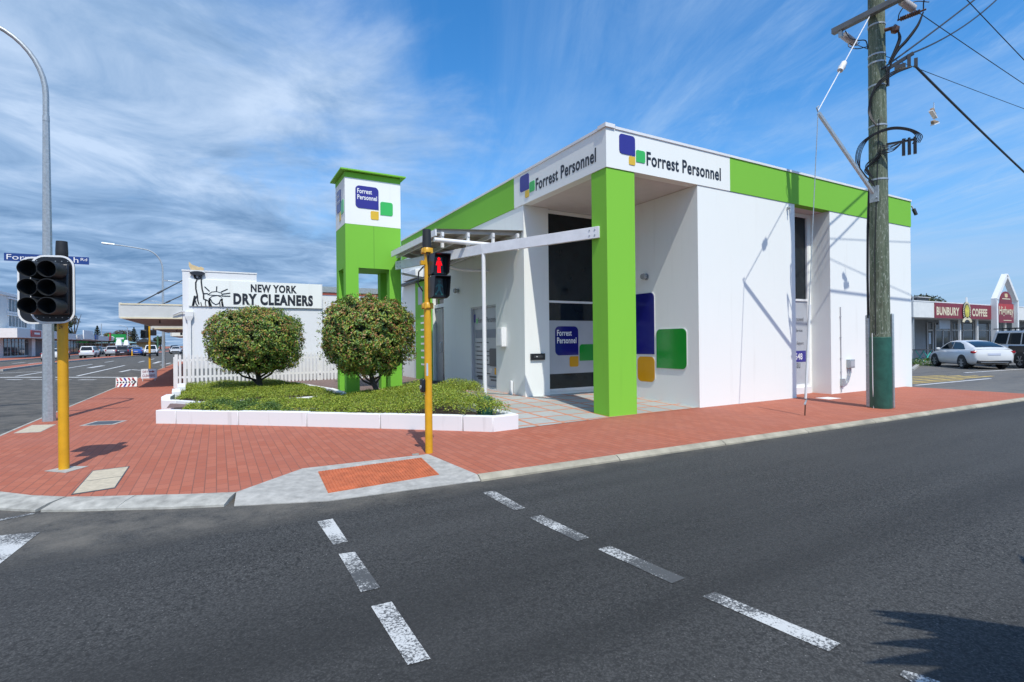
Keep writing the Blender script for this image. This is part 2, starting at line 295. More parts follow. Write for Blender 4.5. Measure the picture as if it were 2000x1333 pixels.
# ------------------------------------------------------------------ object helpers
ORG = {}
def tag(o, label=None, cat=None, group=None, kind=None):
    if label: o['label'] = label
    if cat: o['category'] = cat
    if group: o['group'] = group
    if kind: o['kind'] = kind
    return o
def thing(name, loc, label, cat, group=None, rotz=0, local=False):
    o = bpy.data.objects.new(name, None); COL.objects.link(o); o.location = loc; o.rotation_euler = (0, 0, rotz); o.empty_display_size = .2
    ORG[o.name] = Vector((0, 0, 0)) if local else Vector(loc)
    return tag(o, label, cat, group)
def dup(o, parent=None):
    c = o.copy(); COL.objects.link(c); ORG[c.name] = ORG.get(o.name, Vector((0, 0, 0)))
    if parent: c.parent = parent
    for ch in list(o.children): dup(ch, c)
    return c
class MB:
    def __init__(s): s.v, s.f = [], []
    def add(s, v, f):
        n = len(s.v); s.v += [tuple(p) for p in v]; s.f += [tuple(i+n for i in q) for q in f]; return s
    def box(s, x0, x1, y0, y1, z0, z1):
        v = [(x, y, z) for z in (z0, z1) for y in (y0, y1) for x in (x0, x1)]
        return s.add(v, [(0, 2, 3, 1), (4, 5, 7, 6), (0, 1, 5, 4), (2, 6, 7, 3), (0, 4, 6, 2), (1, 3, 7, 5)])
    def frame(s, c, ax, ay, az, hx, hy, hz):
        c = Vector(c); ax, ay, az = Vector(ax).normalized()*hx, Vector(ay).normalized()*hy, Vector(az).normalized()*hz
        v = [c+ax*i+ay*j+az*k for k in (-1, 1) for j in (-1, 1) for i in (-1, 1)]
        return s.add(v, [(0, 2, 3, 1), (4, 5, 7, 6), (0, 1, 5, 4), (2, 6, 7, 3), (0, 4, 6, 2), (1, 3, 7, 5)])
    def bar(s, p0, p1, w, h, up=(0, 0, 1)):
        p0, p1 = Vector(p0), Vector(p1); d = p1-p0; side = d.cross(Vector(up)); side = side if side.length > 1e-6 else Vector((1, 0, 0)); u = side.cross(d)
        return s.frame((p0+p1)/2, d, side, u, d.length/2, w/2, h/2)
    def cyl(s, p0, p1, r0, r1=None, n=16, caps=True):
        r1 = r0 if r1 is None else r1; p0, p1 = Vector(p0), Vector(p1); d = (p1-p0).normalized()
        a = d.orthogonal().normalized(); b = d.cross(a)
        v = [p+(a*math.cos(t)+b*math.sin(t))*r for p, r in ((p0, r0), (p1, r1)) for t in [2*math.pi*i/n for i in range(n)]]
        f = [(i, (i+1) % n, n+(i+1) % n, n+i) for i in range(n)]
        if caps: f += [tuple(range(n))[::-1], tuple(range(n, 2*n))]
        return s.add(v, f)
    def tube(s, pts, r, n=8):
        pts = [Vector(p) for p in pts]; k = len(pts); rs = r if isinstance(r, (list, tuple)) else [r]*k
        d0 = (pts[1]-pts[0]).normalized(); a = d0.orthogonal().normalized(); v = []
        for i, p in enumerate(pts):
            d = (pts[min(i+1, k-1)]-pts[max(i-1, 0)]).normalized(); a = (a-d*a.dot(d)).normalized(); b = d.cross(a)
            v += [p+(a*math.cos(2*math.pi*j/n)+b*math.sin(2*math.pi*j/n))*rs[i] for j in range(n)]
        f = [(i*n+j, i*n+(j+1) % n, (i+1)*n+(j+1) % n, (i+1)*n+j) for i in range(k-1) for j in range(n)]
        f += [tuple(range(n))[::-1], tuple(range((k-1)*n, k*n))]
        return s.add(v, f)
    def lathe(s, prof, c=(0, 0, 0), n=20):
        c = Vector(c); v = [c+Vector((r*math.cos(2*math.pi*j/n), r*math.sin(2*math.pi*j/n), z)) for r, z in prof for j in range(n)]; k = len(prof)
        f = [(i*n+j, i*n+(j+1) % n, (i+1)*n+(j+1) % n, (i+1)*n+j) for i in range(k-1) for j in range(n)] + [tuple(range(n))[::-1], tuple(range((k-1)*n, k*n))]
        return s.add(v, f)
    def extr(s, poly, vec):
        n = len(poly); vec = Vector(vec); v = [Vector(p) for p in poly]; v = v+[p+vec for p in v]
        return s.add(v, [tuple(range(n))[::-1], tuple(range(n, 2*n))]+[(i, (i+1) % n, n+(i+1) % n, n+i) for i in range(n)])
    def prism(s, xy, z0, z1): return s.extr([(x, y, z0) for x, y in xy], (0, 0, z1-z0))
    def sheet(s, pts): return s.add(pts, [tuple(range(len(pts)))])
    def build(s, name, m, parent=None, bev=0., seg=2, smooth=True):
        me = bpy.data.meshes.new(name); org = ORG[parent.name] if parent else Vector((0, 0, 0))
        me.from_pydata([tuple(Vector(p)-org) for p in s.v], [], s.f); me.update()
        bm = bmesh.new(); bm.from_mesh(me); bmesh.ops.recalc_face_normals(bm, faces=bm.faces); bm.to_mesh(me); bm.free()
        me.materials.append(m); o = bpy.data.objects.new(name, me); COL.objects.link(o)
        if smooth:
            me.polygons.foreach_set('use_smooth', [True]*len(me.polygons)); me.set_sharp_from_angle(angle=R_(35))
        if bev:
            b = o.modifiers.new('bevel', 'BEVEL'); b.width = bev; b.segments = seg; b.limit_method = 'ANGLE'; b.angle_limit = R_(40)
        if parent: o.parent = parent
        ORG[o.name] = org
        return o
def front(y, nrm=-1):       # plane facing the street in front: u runs along X
    return lambda u, v, d=0: Vector((u, y+nrm*d, v))
def side(x):                # plane facing the left street: u = -Y
    return lambda u, v, d=0: Vector((x-d, -u, v))
def rrect(u0, u1, v0, v1, r, sharp=''):
    pts = []
    for nm, cx, cy, a0 in (('br', u1-r, v0+r, -90), ('tr', u1-r, v1-r, 0), ('tl', u0+r, v1-r, 90), ('bl', u0+r, v0+r, 180)):
        if nm in sharp: pts.append((u1 if 'r' in nm else u0, v1 if 't' in nm else v0))
        else: pts += [(cx+r*math.cos(R_(a0+t)), cy+r*math.sin(R_(a0+t))) for t in range(0, 91, 15)]
    return pts
def plate(T, pts, d0, d1, mb=None):
    mb = mb or MB(); return mb.extr([T(u, v, d0) for u, v in pts], T(0, 0, d1)-T(0, 0, d0))
def logo(T, parent, blue, yellow, green, mats, d=.0, th=.012, names='logo_panel'):
    for rc, sh, m in ((blue, 'br', mats[0]), (yellow, 'tr', mats[1]), (green, 'bl', mats[2])):
        r = .17*(rc[1]-rc[0]); plate(T, rrect(*rc, r, sh), d, d+th).build(names, m, parent)
def stroke(T, pts, w, d0, d1, mb):
    pts = [Vector(p) for p in pts]; L, Rr = [], []
    for i, p in enumerate(pts):
        d = (pts[min(i+1, len(pts)-1)]-pts[max(i-1, 0)]).normalized(); n = Vector((-d.y, d.x))*w/2
        L.append(p+n); Rr.append(p-n)
    for i in range(len(pts)-1):
        q = [L[i], L[i+1], Rr[i+1], Rr[i]]; mb.extr([T(a.x, a.y, d0) for a in q], T(0, 0, d1)-T(0, 0, d0))
    return mb
TEXT = {}
def text(name, s, T, u0, u1, v0, v1, m, parent, d=.002, th=.003, bold=.0, keep=False):
    """Lettering fitted into the box u0..u1, v0..v1 (cap height) on plane T."""
    key = (s, bold)
    if key not in TEXT:
        cu = bpy.data.curves.new('t', 'FONT'); cu.body = s; cu.size = 1; cu.offset = bold; cu.space_character = 1+bold*2.6; cu.resolution_u = 4; cu.fill_mode = 'FRONT'
        ob = bpy.data.objects.new('t', cu); COL.objects.link(ob); dg = bpy.context.evaluated_depsgraph_get()
        me = bpy.data.meshes.new_from_object(ob.evaluated_get(dg)); TEXT[key] = ([tuple(v.co) for v in me.vertices], [tuple(p.vertices) for p in me.polygons])
        bpy.data.objects.remove(ob); bpy.data.curves.remove(cu); bpy.data.meshes.remove(me)
    V, F = TEXT[key]
    xs = [v[0] for v in V]; x0, x1 = min(xs), max(xs); k = (v1-v0)/max(v[1] for v in TEXT[key][0])
    mb = MB(); mb.add([T(u0+(x-x0)/(x1-x0)*(u1-u0), v0+y*k, d+th) for x, y, z in V], F)
    return mb.build(name, m, parent, smooth=False)
def leaves(name, P, Nn, size, m, parent=None, ratio=.42, jit=.5, fold=.25):
    """Many small folded leaves: P positions, Nn preferred normals."""
    n = len(P); Nn = Nn+rng.normal(0, jit, (n, 3)); Nn /= np.linalg.norm(Nn, axis=1)[:, None]+1e-9
    t = rng.normal(0, 1, (n, 3)); t[:, 2] -= .25; t -= (t*Nn).sum(1)[:, None]*Nn; t /= np.linalg.norm(t, axis=1)[:, None]+1e-9
    b = np.cross(Nn, t); L = (size*rng.uniform(.65, 1.3, n))[:, None]; w = L*ratio
    org = np.array(ORG[parent.name]) if parent else np.zeros(3); P = P-org
    v = np.empty((n, 4, 3)); v[:, 0] = P-t*L*.5; v[:, 1] = P+b*w*.5+Nn*w*fold; v[:, 2] = P+t*L*.5; v[:, 3] = P-b*w*.5+Nn*w*fold
    idx = np.arange(n)*4; f = np.stack([idx, idx+1, idx+2, idx, idx+2, idx+3], 1).reshape(-1)
    me = bpy.data.meshes.new(name); me.vertices.add(n*4); me.vertices.foreach_set('co', v.reshape(-1))
    me.loops.add(n*6); me.loops.foreach_set('vertex_index', f.astype(np.int32)); me.polygons.add(n*2)
    me.polygons.foreach_set('loop_start', np.arange(0, n*6, 3, dtype=np.int32)); me.polygons.foreach_set('loop_total', np.full(n*2, 3, np.int32))
    me.update(calc_edges=True); me.validate(); me.materials.append(m)
    o = bpy.data.objects.new(name, me); COL.objects.link(o)
    if parent: o.parent = parent
    ORG[o.name] = Vector(org); return o
def struct(o): o['kind'] = 'structure'; return o

# ------------------------------------------------------------------ ground, roads, kerbs, paving
ROAD = -.06
struct(MB().box(-1500, 1500, -1500, 1500, -.6, -.35).build('ground', M_terr))
struct(MB().box(-28.4, 400, -60, 700, -.3, ROAD).build('road', M_asphalt))
KERB = [(12.35, -3.24), (4, -3.02), (-4.40, -2.80)]                              # along the front street
CURVE = [(-6.95, -2.11), (-7.4, -1.92), (-7.89, -1.67), (-8.25, -1.5), (-8.53, -1.34), (-8.88, -1.06), (-9.22, -.69), (-9.6, -.15), (-9.95, .6), (-10.25, 1.5), (-10.45, 2.7), (-10.52, 4.2), (-10.53, 6), (-10.5, 16), (-10.4, 48), (-10.3, 130), (-10.2, 400)]
RAMP = [(-4.40, -2.80), (-4.50, -1.40), (-6.18, -1.35), (-6.95, -2.11)]
foot = KERB + RAMP[1:3] + CURVE + [(-1.0, 400), (-1.0, 14.6), (12.35, 14.6)]
struct(MB().prism(foot, -.29, 0).build('footpath', M_brick))
def kerb(path, w, name, m, run=0.):
    """profile: flat back, sloped nose, small upstand; path runs with the road on its left hand"""
    prof = [(0, .004), (.05, .004), (w*.55, -.006), (w, -.038), (w+.006, ROAD-.05)]
    mb = MB(); rows = []
    for i, p in enumerate(path):
        a = Vector(path[max(i-1, 0)]); b = Vector(path[min(i+1, len(path)-1)]); d = (b-a).normalized(); n = Vector((d.y, -d.x))*(-1 if run == 0 else 1)
        rows.append([(p[0]+n.x*o, p[1]+n.y*o, z) for o, z in prof]+[(p[0], p[1], ROAD-.05)])
    k = len(rows[0])
    v = [q for r in rows for q in r]; f = [(i*k+j, i*k+(j+1) % k, (i+1)*k+(j+1) % k, (i+1)*k+j) for i in range(len(rows)-1) for j in range(k)]
    f += [tuple(range(k)), tuple(range((len(rows)-1)*k, len(rows)*k))]
    mb.add(v, f); return struct(mb.build(name, m))
M_kerb = mat('kerb_concrete', (.40, .385, .34), .85, var=.4, scale=7, bmp=.5, bscale=80)
M_kerbold = mat('old_kerb_concrete', (.37, .335, .255), .9, var=.35, scale=3, bmp=.3, bscale=90)
def split(path, a, b, step, gap=.012):
    """cut a straight run into kerb units with thin joints"""
    a, b = Vector(a), Vector(b); n = max(1, round((b-a).length/step)); out = []
    for i in range(n):
        p, q = a.lerp(b, i/n), a.lerp(b, (i+1)/n); d = (q-p).normalized()*gap/2; out.append([tuple(p+d), tuple(q-d)])
    return out
for i in range(2):
    for seg in split(None, KERB[i], KERB[i+1], 2.1): kerb(seg, .12, 'kerb', M_kerbold)
for a, b in ((0, 2), (2, 4), (4, 6), (6, 8), (8, 11)):
    pts = [Vector(p) for p in CURVE[a:b+1]]; e = (pts[-1]-pts[-2]).normalized()*.012; pts[-1] -= e; kerb([tuple(p) for p in pts], .31, 'kerb', M_kerb)
kerb(CURVE[11:], .12, 'kerb', M_kerb)
# concrete kerb ramp with its ribbed orange pad
RT = [(-6.95, -2.11), (-6.18, -1.35), (-4.50, -1.40), (-4.40, -2.80)]; RB = [(-6.98, -2.44), (-6.12, -2.77), (-4.62, -2.87), (-4.36, -2.90)]
rb = MB(); n_ = len(RT); rb.v = [(*p, .003) for p in RT]+[(*p, -.052) for p in RB]+[(*p, -.3) for p in RB]+[(*p, -.3) for p in RT]
rb.f = [(i, i+1, n_+i+1, n_+i) for i in range(n_-1)]+[(n_+i, n_+i+1, 2*n_+i+1, 2*n_+i) for i in range(n_-1)]+[(i, i+1, 3*n_+i+1, 3*n_+i) for i in range(n_-1)]
struct(rb.build('kerb_ramp', M_concrete, smooth=False))
M_tac = mat('orange_tactile', (.50, .13, .05), .75, var=.3, scale=6)
def rz(x, y): return .003-.055*min(max((-1.375-y)/1.445, 0), 1)
tp = thing('tactile_pad', (-5.35, -2.05, 0), 'orange ribbed tactile pad set in the concrete kerb ramp', 'tactile pad')
q = [(-6.03, -1.62), (-4.66, -1.57), (-4.74, -2.44), (-6.07, -2.52)]
MB().extr([(x, y, rz(x, y)+.007) for x, y in q], (0, 0, -.02)).build('base_sheet', M_tac, tp, smooth=False)
mb = MB()
for i in range(36):
    t = (i+.5)/36; a = Vector(q[0]).lerp(Vector(q[1]), t); b = Vector(q[3]).lerp(Vector(q[2]), t)
    a, b = a.lerp(b, .012), b.lerp(a, .012); mb.bar((a.x, a.y, rz(*a)+.009), (b.x, b.y, rz(*b)+.009), .018, .007)
mb.build('ribs', M_tac, tp, smooth=False)

def lid(name, pts, label, cat, m, rim=None, split_at=None, h=.006):
    cx = sum(p[0] for p in pts)/len(pts); cy = sum(p[1] for p in pts)/len(pts)
    t = thing(name, (cx, cy, 0), label, cat)
    if rim:
        w = rim[0]; sc = [(cx+(x-cx)*(1+w), cy+(y-cy)*(1+w)) for x, y in pts]; MB().prism(sc, .001, h-.002).build('rim', rim[1], t)
    if split_at is None: MB().prism(pts, .001, h).build('cover', m, t)
    else:
        a, b, c, d = [Vector(p) for p in pts]; e, f = a.lerp(d, split_at), b.lerp(c, split_at); g = (d-a).normalized()*.012
        MB().prism([tuple(a), tuple(b), tuple(f-g), tuple(e-g)], .001, h).build('cover', m, t); MB().prism([tuple(e+g), tuple(f+g), tuple(c), tuple(d)], .001, h).build('cover', m, t)
    return t
lid('pit_lid', [(-8.51, -.06), (-8.15, -.02), (-8.14, -1.17), (-8.49, -1.24)], 'two piece sandy concrete pit lid in the brick paving by the yellow signal post', 'pit lid', M_conclid, (.07, M_dkframe), .5)
lid('pit_lid', [(-10.40, 4.5), (-10.40, 5.55), (-10.02, 5.4), (-10.02, 4.4)], 'pale concrete pit lid beside the left kerb at the street lamp', 'pit lid', M_conclid, (.08, M_concrete))
lid('drain_grate', [(-9.46, 4.95), (-9.33, 5.45), (-8.88, 5.25), (-9.0, 4.82)], 'dark drain grate with pale surround in the brick footpath', 'drain grate', M_dkframe, (.28, M_concrete))
lid('pit_lid', [(6.75, -.70), (6.8, -.32), (7.3, -.36), (7.25, -.74)], 'small whitish pit lid in the paving below the recessed window', 'pit lid', M_trim, None)
lid('footing', [(-9.06, .28), (-8.88, .46), (-8.62, .32), (-8.80, .02)], 'grey concrete footing square around the yellow signal post', 'footing', M_concrete, None)
lid('footing', [(-4.72, -1.36), (-4.70, -1.28), (-4.60, -1.28), (-4.62, -1.36)], 'tiny pale valve cover left of the pedestrian signal post', 'valve cover', M_lampg, None)

# patio: tilts up gently from the street to the shop front
SL = .035
pa = [(-2.33, -.22), (0, -.05), (2.74, -.0), (2.74, 3.9), (-7.3, 3.9), (-2.9, -.05)]
pz = lambda y: min(max(y*SL, 0), .1365)
struct(MB().sheet([(x, y, pz(y)+.006) for x, y in pa]).build('patio', M_tiles))
M_pave2 = mat('dark_pavers', (.19, .125, .11), .85, var=.25, scale=6)
struct(MB().sheet([(-7.3, 3.9, .1425), (2.7, 3.9, .1425), (2.7, 6.0, .1425), (-7.3, 6.0, .1425)]).build('patio', M_tiles))
struct(MB().sheet([(-8.15, 6.0, .1425), (2.7, 6.0, .1425), (2.7, 14.2, .1425), (-8.15, 14.2, .1425)]).build('patio', M_pave2))
# car park on the right with its drive and lines
struct(MB().prism([(12.35, -2.75), (12.35, 60), (120, 60), (120, -2.75)], -.28, -.035).build('car_park', M_carpark))
for a, b, w in (((13.45, .20), (18.9, .02), .11), ((14.2, .62), (17.6, .38), .10)):
    struct(MB().bar((*a, -.031), (*b, -.031), w, .004).build('road_marking', M_markfar if w > .105 else M_marky, smooth=False))
for k in range(4):
    y = .95+k*.42
    struct(MB().bar((14.4+k*.9, y, -.031), (20.6-k*.3, y-.45, -.031), .15, .004).build('road_marking', M_marky, smooth=False))
struct(MB().bar((22.2, 2.0, -.031), (27.6, 1.6, -.031), .12, .004).build('road_marking', M_markfar, smooth=False))
for k in range(3):
    p = Vector((23.6+k*2.1, 4.9-k*2.1)); d = Vector((.707, .707)); e = p+d*5
    struct(MB().bar((*p, -.031), (*e, -.031), .11, .004).build('road_marking', M_markfar, smooth=False))
# crossing lines and other paint on the front street
for qd in ([(-4.59, -3.34), (-4.45, -3.35), (-4.46, -4.05), (-4.59, -4.06)], [(-4.58, -4.31), (-4.44, -4.31), (-4.40, -5.0), (-4.54, -5.01)], [(-4.50, -5.23), (-4.37, -5.23), (-4.30, -5.94), (-4.44, -5.95)], [(-4.41, -6.18), (-4.29, -6.18), (-4.19, -6.92), (-4.32, -6.93)],
           [(-6.32, -3.38), (-6.18, -3.37), (-6.18, -4.03), (-6.30, -4.04)], [(-6.30, -4.26), (-6.18, -4.28), (-6.17, -4.99), (-6.30, -4.99)], [(-6.29, -5.21), (-6.16, -5.22), (-6.16, -5.92), (-6.28, -5.91)],
           [(-4.235, -7.30), (-4.22, -7.215), (-4.16, -7.205), (-4.13, -7.26), (-4.09, -7.4), (-4.02, -7.9), (-4.15, -7.9)], [(-8.51, -2.37), (-8.58, -3.1), (-9.6, -3.6), (-9.6, -2.2), (-8.80, -2.29)]):
    struct(MB().sheet([(x, y, ROAD+.004) for x, y in qd]).build('road_marking', M_mark, smooth=False))
struct(MB().sheet([(-9.4, -1.86, ROAD+.004), (-8.74, -1.62, ROAD+.004), (-8.70, -1.67, ROAD+.004), (-9.4, -1.98, ROAD+.004)]).build('road_marking', M_mark, smooth=False))
# left street: median, far footpath and its markings
med = [(-20.1, 40), (-20.4, 47), (-20.85, 60), (-20.2, 72), (-18.9, 84), (-17.8, 95), (-17.6, 110), (-17.6, 400), (-18.9, 400), (-19.6, 110), (-20.6, 95), (-21.5, 84), (-22.1, 60), (-21.6, 40)]
struct(MB().prism(med, -.2, .07).build('median', M_brick))
mk2 = MB(); pth = med[:8]
for a, b in zip(pth, pth[1:]): mk2.bar((a[0]+.08, a[1], .0), (b[0]+.08, b[1], .0), .18, .16)
struct(mk2.build('kerb', M_concrete, smooth=False))
struct(MB().prism([(-28.4, -60), (-28.4, 700), (-90, 700), (-90, -60)], -.3, .07).build('footpath', M_brick))
struct(MB().bar((-28.35, 40, .0), (-28.35, 400, .0), .2, .16).build('kerb', M_concrete, smooth=False))
zl = ROAD+.006
for a, b, w in (((-17.9, 30.6), (-11.6, 25.7), .34), ((-13.9, 28.8), (-13.9, 46), .16), ((-17.0, 31.0), (-17.0, 37.5), .16), ((-17.0, 40.5), (-17.05, 52), .16), ((-19.3, 36.1), (-17.4, 37.8), .2),
                ((-12.45, 32.6), (-12.3, 36.2), .22), ((-12.3, 36.0), (-11.5, 34.2), .2), ((-17.0, 58), (-17.0, 63), .16), ((-15.6, 42), (-15.5, 47), .35), ((-13.9, 55), (-13.9, 60), .16), ((-13.9, 66), (-13.9, 70), .16),
                ((-25, 62), (-25, 66), .2), ((-25, 74), (-25, 78), .2), ((-24.9, 50), (-24.9, 54), .2), ((-23.2, 60), (-23.0, 66), .5), ((-12.2, 50), (-12.2, 56), .3), ((-11.2, 44), (-10.9, 50), .2)):
    struct(MB().bar((*a, zl), (*b, zl), w, .004).build('road_marking', M_markfar, smooth=False))
for k in range(5):
    a = Vector((-17.6, 28.3)).lerp(Vector((-11.9, 23.6)), k/5); b = Vector((-17.6, 28.3)).lerp(Vector((-11.9, 23.6)), (k+.62)/5)
    struct(MB().bar((*a, zl), (*b, zl), .2, .004).build('road_marking', M_markfar, smooth=False))
struct(MB().bar((-14.2, 12.4, zl-.002), (-12.6, 11.9, zl-.002), .10, .003).build('road_marking', M_dkframe, smooth=False))

# ------------------------------------------------------------------ the white and green office building
BZ, FZ, TZ = 5.22, 5.225, 6.05
of = thing('office_building', (0, 0, 0), 'white office building with lime green fascia and corner column', 'building')
w = MB()
w.box(2.72, 6.48, 0, .56, -.05, BZ); w.box(8.13, 12.77, 0, .56, -.05, BZ)              # front walls
w.box(2.72, 2.94, .56, 3.45, -.05, BZ)                                                    # right wall of the porch
w.box(6.40, 8.2, .56, .74, 2.72+2.45, BZ); w.box(6.40, 6.86, .56, .74, -.05, 5.17); w.box(8.02, 8.2, .56, .74, -.05, 5.17); w.box(6.86, 8.02, .56, .74, -.05, .22)
w.box(12.57, 12.77, .56, 13.9, -.05, BZ); w.box(0, 12.57, 13.7, 13.9, -.05, BZ)         # end and rear walls
w.box(0, .2, 3.40, 5.04, -.05, BZ); w.box(0, .2, 5.04, 6.80, 2.70, BZ); w.box(0, .2, 5.04, 6.80, -.05, .20); w.box(0, .2, 6.80, 9.06, -.05, BZ)
w.box(0, .2, 9.06, 10.12, 4.15, BZ); w.box(0, .2, 10.12, 13.7, -.05, BZ)
w.box(.2, .78, 3.40, 3.60, -.05, BZ); w.box(.78, 2.72, 3.50, 3.66, -.05, .24); w.box(.78, 2.72, 3.50, 3.66, 5.12, BZ)
wall = w.build('wall', M_white, of)
MB().box(6.86, 8.02, .50, .56, -.01, .19).build('window_sill', M_trim, of)
# fascia ring, the white corner section and green runs
MB().box(3.855, 12.78, -.018, .22, FZ, TZ).build('fascia', M_greenF, of)
MB().box(-.018, .22, 3.86, 13.9, FZ, TZ).build('fascia', M_greenF, of)
fw = MB(); fw.box(-.018, 3.855, -.018, .22, FZ, TZ); fw.box(-.018, .22, .22, 3.86, FZ, TZ); fsc = fw.build('fascia', M_white, of); fsc['label'] = 'white corner fascia carrying the sign lettering'
cp = MB(); cp.box(.22, 12.80, -.04, .26, TZ, TZ+.055); cp.box(-.04, .24, -.04+.26, 13.92, TZ, TZ+.055); cp.box(12.56, 12.80, .26, 13.92, TZ, TZ+.055); cp.build('coping', M_trim, of)
MB().box(-.055, .20, -.055, .215, TZ+.003, TZ+.085).build('coping', M_trim, of)
MB().box(.22, 12.55, .22, 13.7, 5.80, 5.92).build('roof', M_sheet, of)
M_soffit = mat('soffit_lining', (.68, .63, .60), .8, var=.06)
MB().box(.05, 8.2, .05, 3.5, FZ+.003, FZ+.06).build('soffit', M_soffit, of)
MB().box(0, .775, 0, .515, -.05, FZ-.003).build('corner_column', M_greenP, of, bev=.008)
# signs on the corner fascia
Tf, Tl = front(-.018), side(-.018)
logo(Tf, fsc, (.335, .775, 5.565, 5.985), (.60, .775, 5.365, 5.545), (.805, 1.065, 5.455, 5.715), (M_blue, M_yel, M_grn))
logo(Tl, fsc, (-3.52, -3.07, 5.565, 5.985), (-3.26, -3.07, 5.365, 5.545), (-3.04, -2.79, 5.455, 5.715), (M_blue, M_yel, M_grn))
text('lettering', 'Forrest Personnel', Tf, 1.11, 3.52, 5.435, 5.73, M_ink, fsc, bold=.026)
text('lettering', 'Forrest Personnel', Tl, -2.74, -.31, 5.435, 5.73, M_ink, fsc, bold=.026)
# porch glazing
gl = MB().box(.78, 2.72, 3.52, 3.55, .24, 5.12).build('porch_window', M_glass, of)
gf = MB(); gf.box(.78, 2.72, 3.485, 3.52, 2.66, 2.72); gf.box(.78, .82, 3.485, 3.52, .24, 5.12); gf.box(.78, 2.72, 3.475, 3.52, .20, .28); gf.box(2.68, 2.72, 3.485, 3.52, .28, 5.12); gf.build('frame', M_trim, gl)
dec = MB().box(.82, 2.68, 3.508, 3.517, .69, 2.17).build('window_decal', M_frost, gl)
Tp = front(3.508)
logo(Tp, gl, (1.04, 1.83, 1.20, 2.01), (1.52, 1.83, .87, 1.165), (1.87, 2.44, 1.03, 1.5), (M_dblue, M_amber, M_dgrn), .001, .006)
text('lettering', 'Forrest', Tp, 1.10, 1.60, 1.75, 1.91, M_letw, gl, d=.008, bold=.022); text('lettering', 'Personnel', Tp, 1.10, 1.76, 1.54, 1.70, M_letw, gl, d=.008, bold=.022)
# big coloured panels on the porch wall
Tq = side(2.72)
for rc, sh, m in (((-2.62, -1.42, 1.23, 2.83), 'br', M_dblue), ((-2.04, -1.42, .51, 1.165), '', M_amber), ((-1.345, -.365, .885, 1.87), 'bl', M_dgrn)):
    r = .13; plate(Tq, rrect(rc[0]-.015, rc[1]+.015, rc[2]-.015, rc[3]+.015, r, sh), .001, .012).build('panel_edge', M_trim, of)
    plate(Tq, rrect(*rc, r, sh), .013, .022).build('colour_panel', m, of)
def wall_lamp(T, u, v, parent):
    c = T(u, v, 0); n = T(0, 0, 1)-T(0, 0, 0)
    l = MB().cyl(c, c+n*.02, .085, n=20).cyl(c+n*.02, c+n*.10, .05, .085, n=20).build('wall_lamp', M_galv, parent)
    MB().cyl(c+n*.10, c+n*.16, .085, .07, n=20).build('lamp_glass', M_lampg, l)
wall_lamp(Tq, -1.69, 3.26, of); wall_lamp(side(0), -7.75, 3.33, of)
# letterbox in the return wall, low pier and meter box
lb = MB().box(.16, .60, 3.345, 3.40, 1.10, 1.27).build('letterbox', M_black, of)
MB().box(.24, .55, 3.335, 3.345, 1.16, 1.22).build('flap', M_dkframe, lb)
MB().cyl((.33, 3.325, 1.19), (.33, 3.335, 1.19), .014).build('lock', M_trim, lb)
mbx = MB().box(-.16, 0, 4.40, 4.70, 1.46, 2.0).build('meter_box', M_trim, of, bev=.008); MB().box(-.168, -.16, 4.43, 4.67, 1.50, 1.96).build('door', M_steelw, mbx)
MB().box(-.09, -.02, 4.02, 4.10, .10, .52).build('bollard_stub', M_trim, of, bev=.01)
# shop-front window on the left wall with its film of small print
sw = MB().box(.09, .11, 5.08, 6.76, .24, 2.66).build('side_window', M_frost, of); 
fr = MB(); fr.box(.03, .14, 5.04, 5.09, .20, 2.70); fr.box(.03, .14, 6.75, 6.80, .20, 2.70); fr.box(.03, .14, 5.09, 6.75, 2.65, 2.70); fr.box(.03, .14, 5.09, 6.75, .20, .25); fr.build('frame', M_frame, sw)
Ts = side(.088)
plate(Ts, rrect(-6.72, -6.60, 2.22, 2.48, .02), .001, .004).build('logo_panel', M_blue, sw); plate(Ts, rrect(-6.55, -6.43, 2.18, 2.34, .02), .001, .004).build('logo_panel', M_grn, sw)
text('lettering', 'Forrest Personnel', Ts, -6.40, -5.15, 2.20, 2.36, M_greytx, sw, d=.002, th=.002)
plate(Ts, rrect(-6.62, -5.12, 1.72, 1.98, .01), .001, .003).build('print_band', mat('print_grey', (.22, .24, .30), .5), sw)
yy = 1.56; pr = MB()
for wd in (.85, .25, 1.2, 1.1, .8, .9, .7, .95, .4):
    pr.extr([Ts(a, b, .002) for a, b in ((-6.55, yy), (-6.55+wd, yy), (-6.55+wd, yy+.036), (-6.55, yy+.036))], (-.002, 0, 0)); pr.extr([Ts(a, b, .002) for a, b in ((-6.62, yy+.01), (-6.59, yy+.01), (-6.59, yy+.04), (-6.62, yy+.04))], (-.002, 0, 0)); yy -= .135
pr.build('print_lines', M_greytx, sw, smooth=False)
plate(Ts, rrect(-5.65, -5.14, .86, 1.40, .07), .002, .005).build('logo_panel', M_greytx, sw); plate(Ts, rrect(-5.33, -5.14, .62, .83, .03), .002, .005).build('logo_panel', M_amber, sw)
for u0, u1, v in ((-5.66, -5.14, .52), (-5.58, -5.2, .42), (-6.5, -6.1, .5), (-6.45, -6.1, .42)): MB().extr([Ts(a, b, .002) for a, b in ((u0, v), (u1, v), (u1, v+.055), (u0, v+.055))], (-.002, 0, 0)).build('print_line', M_greytx, sw, smooth=False)
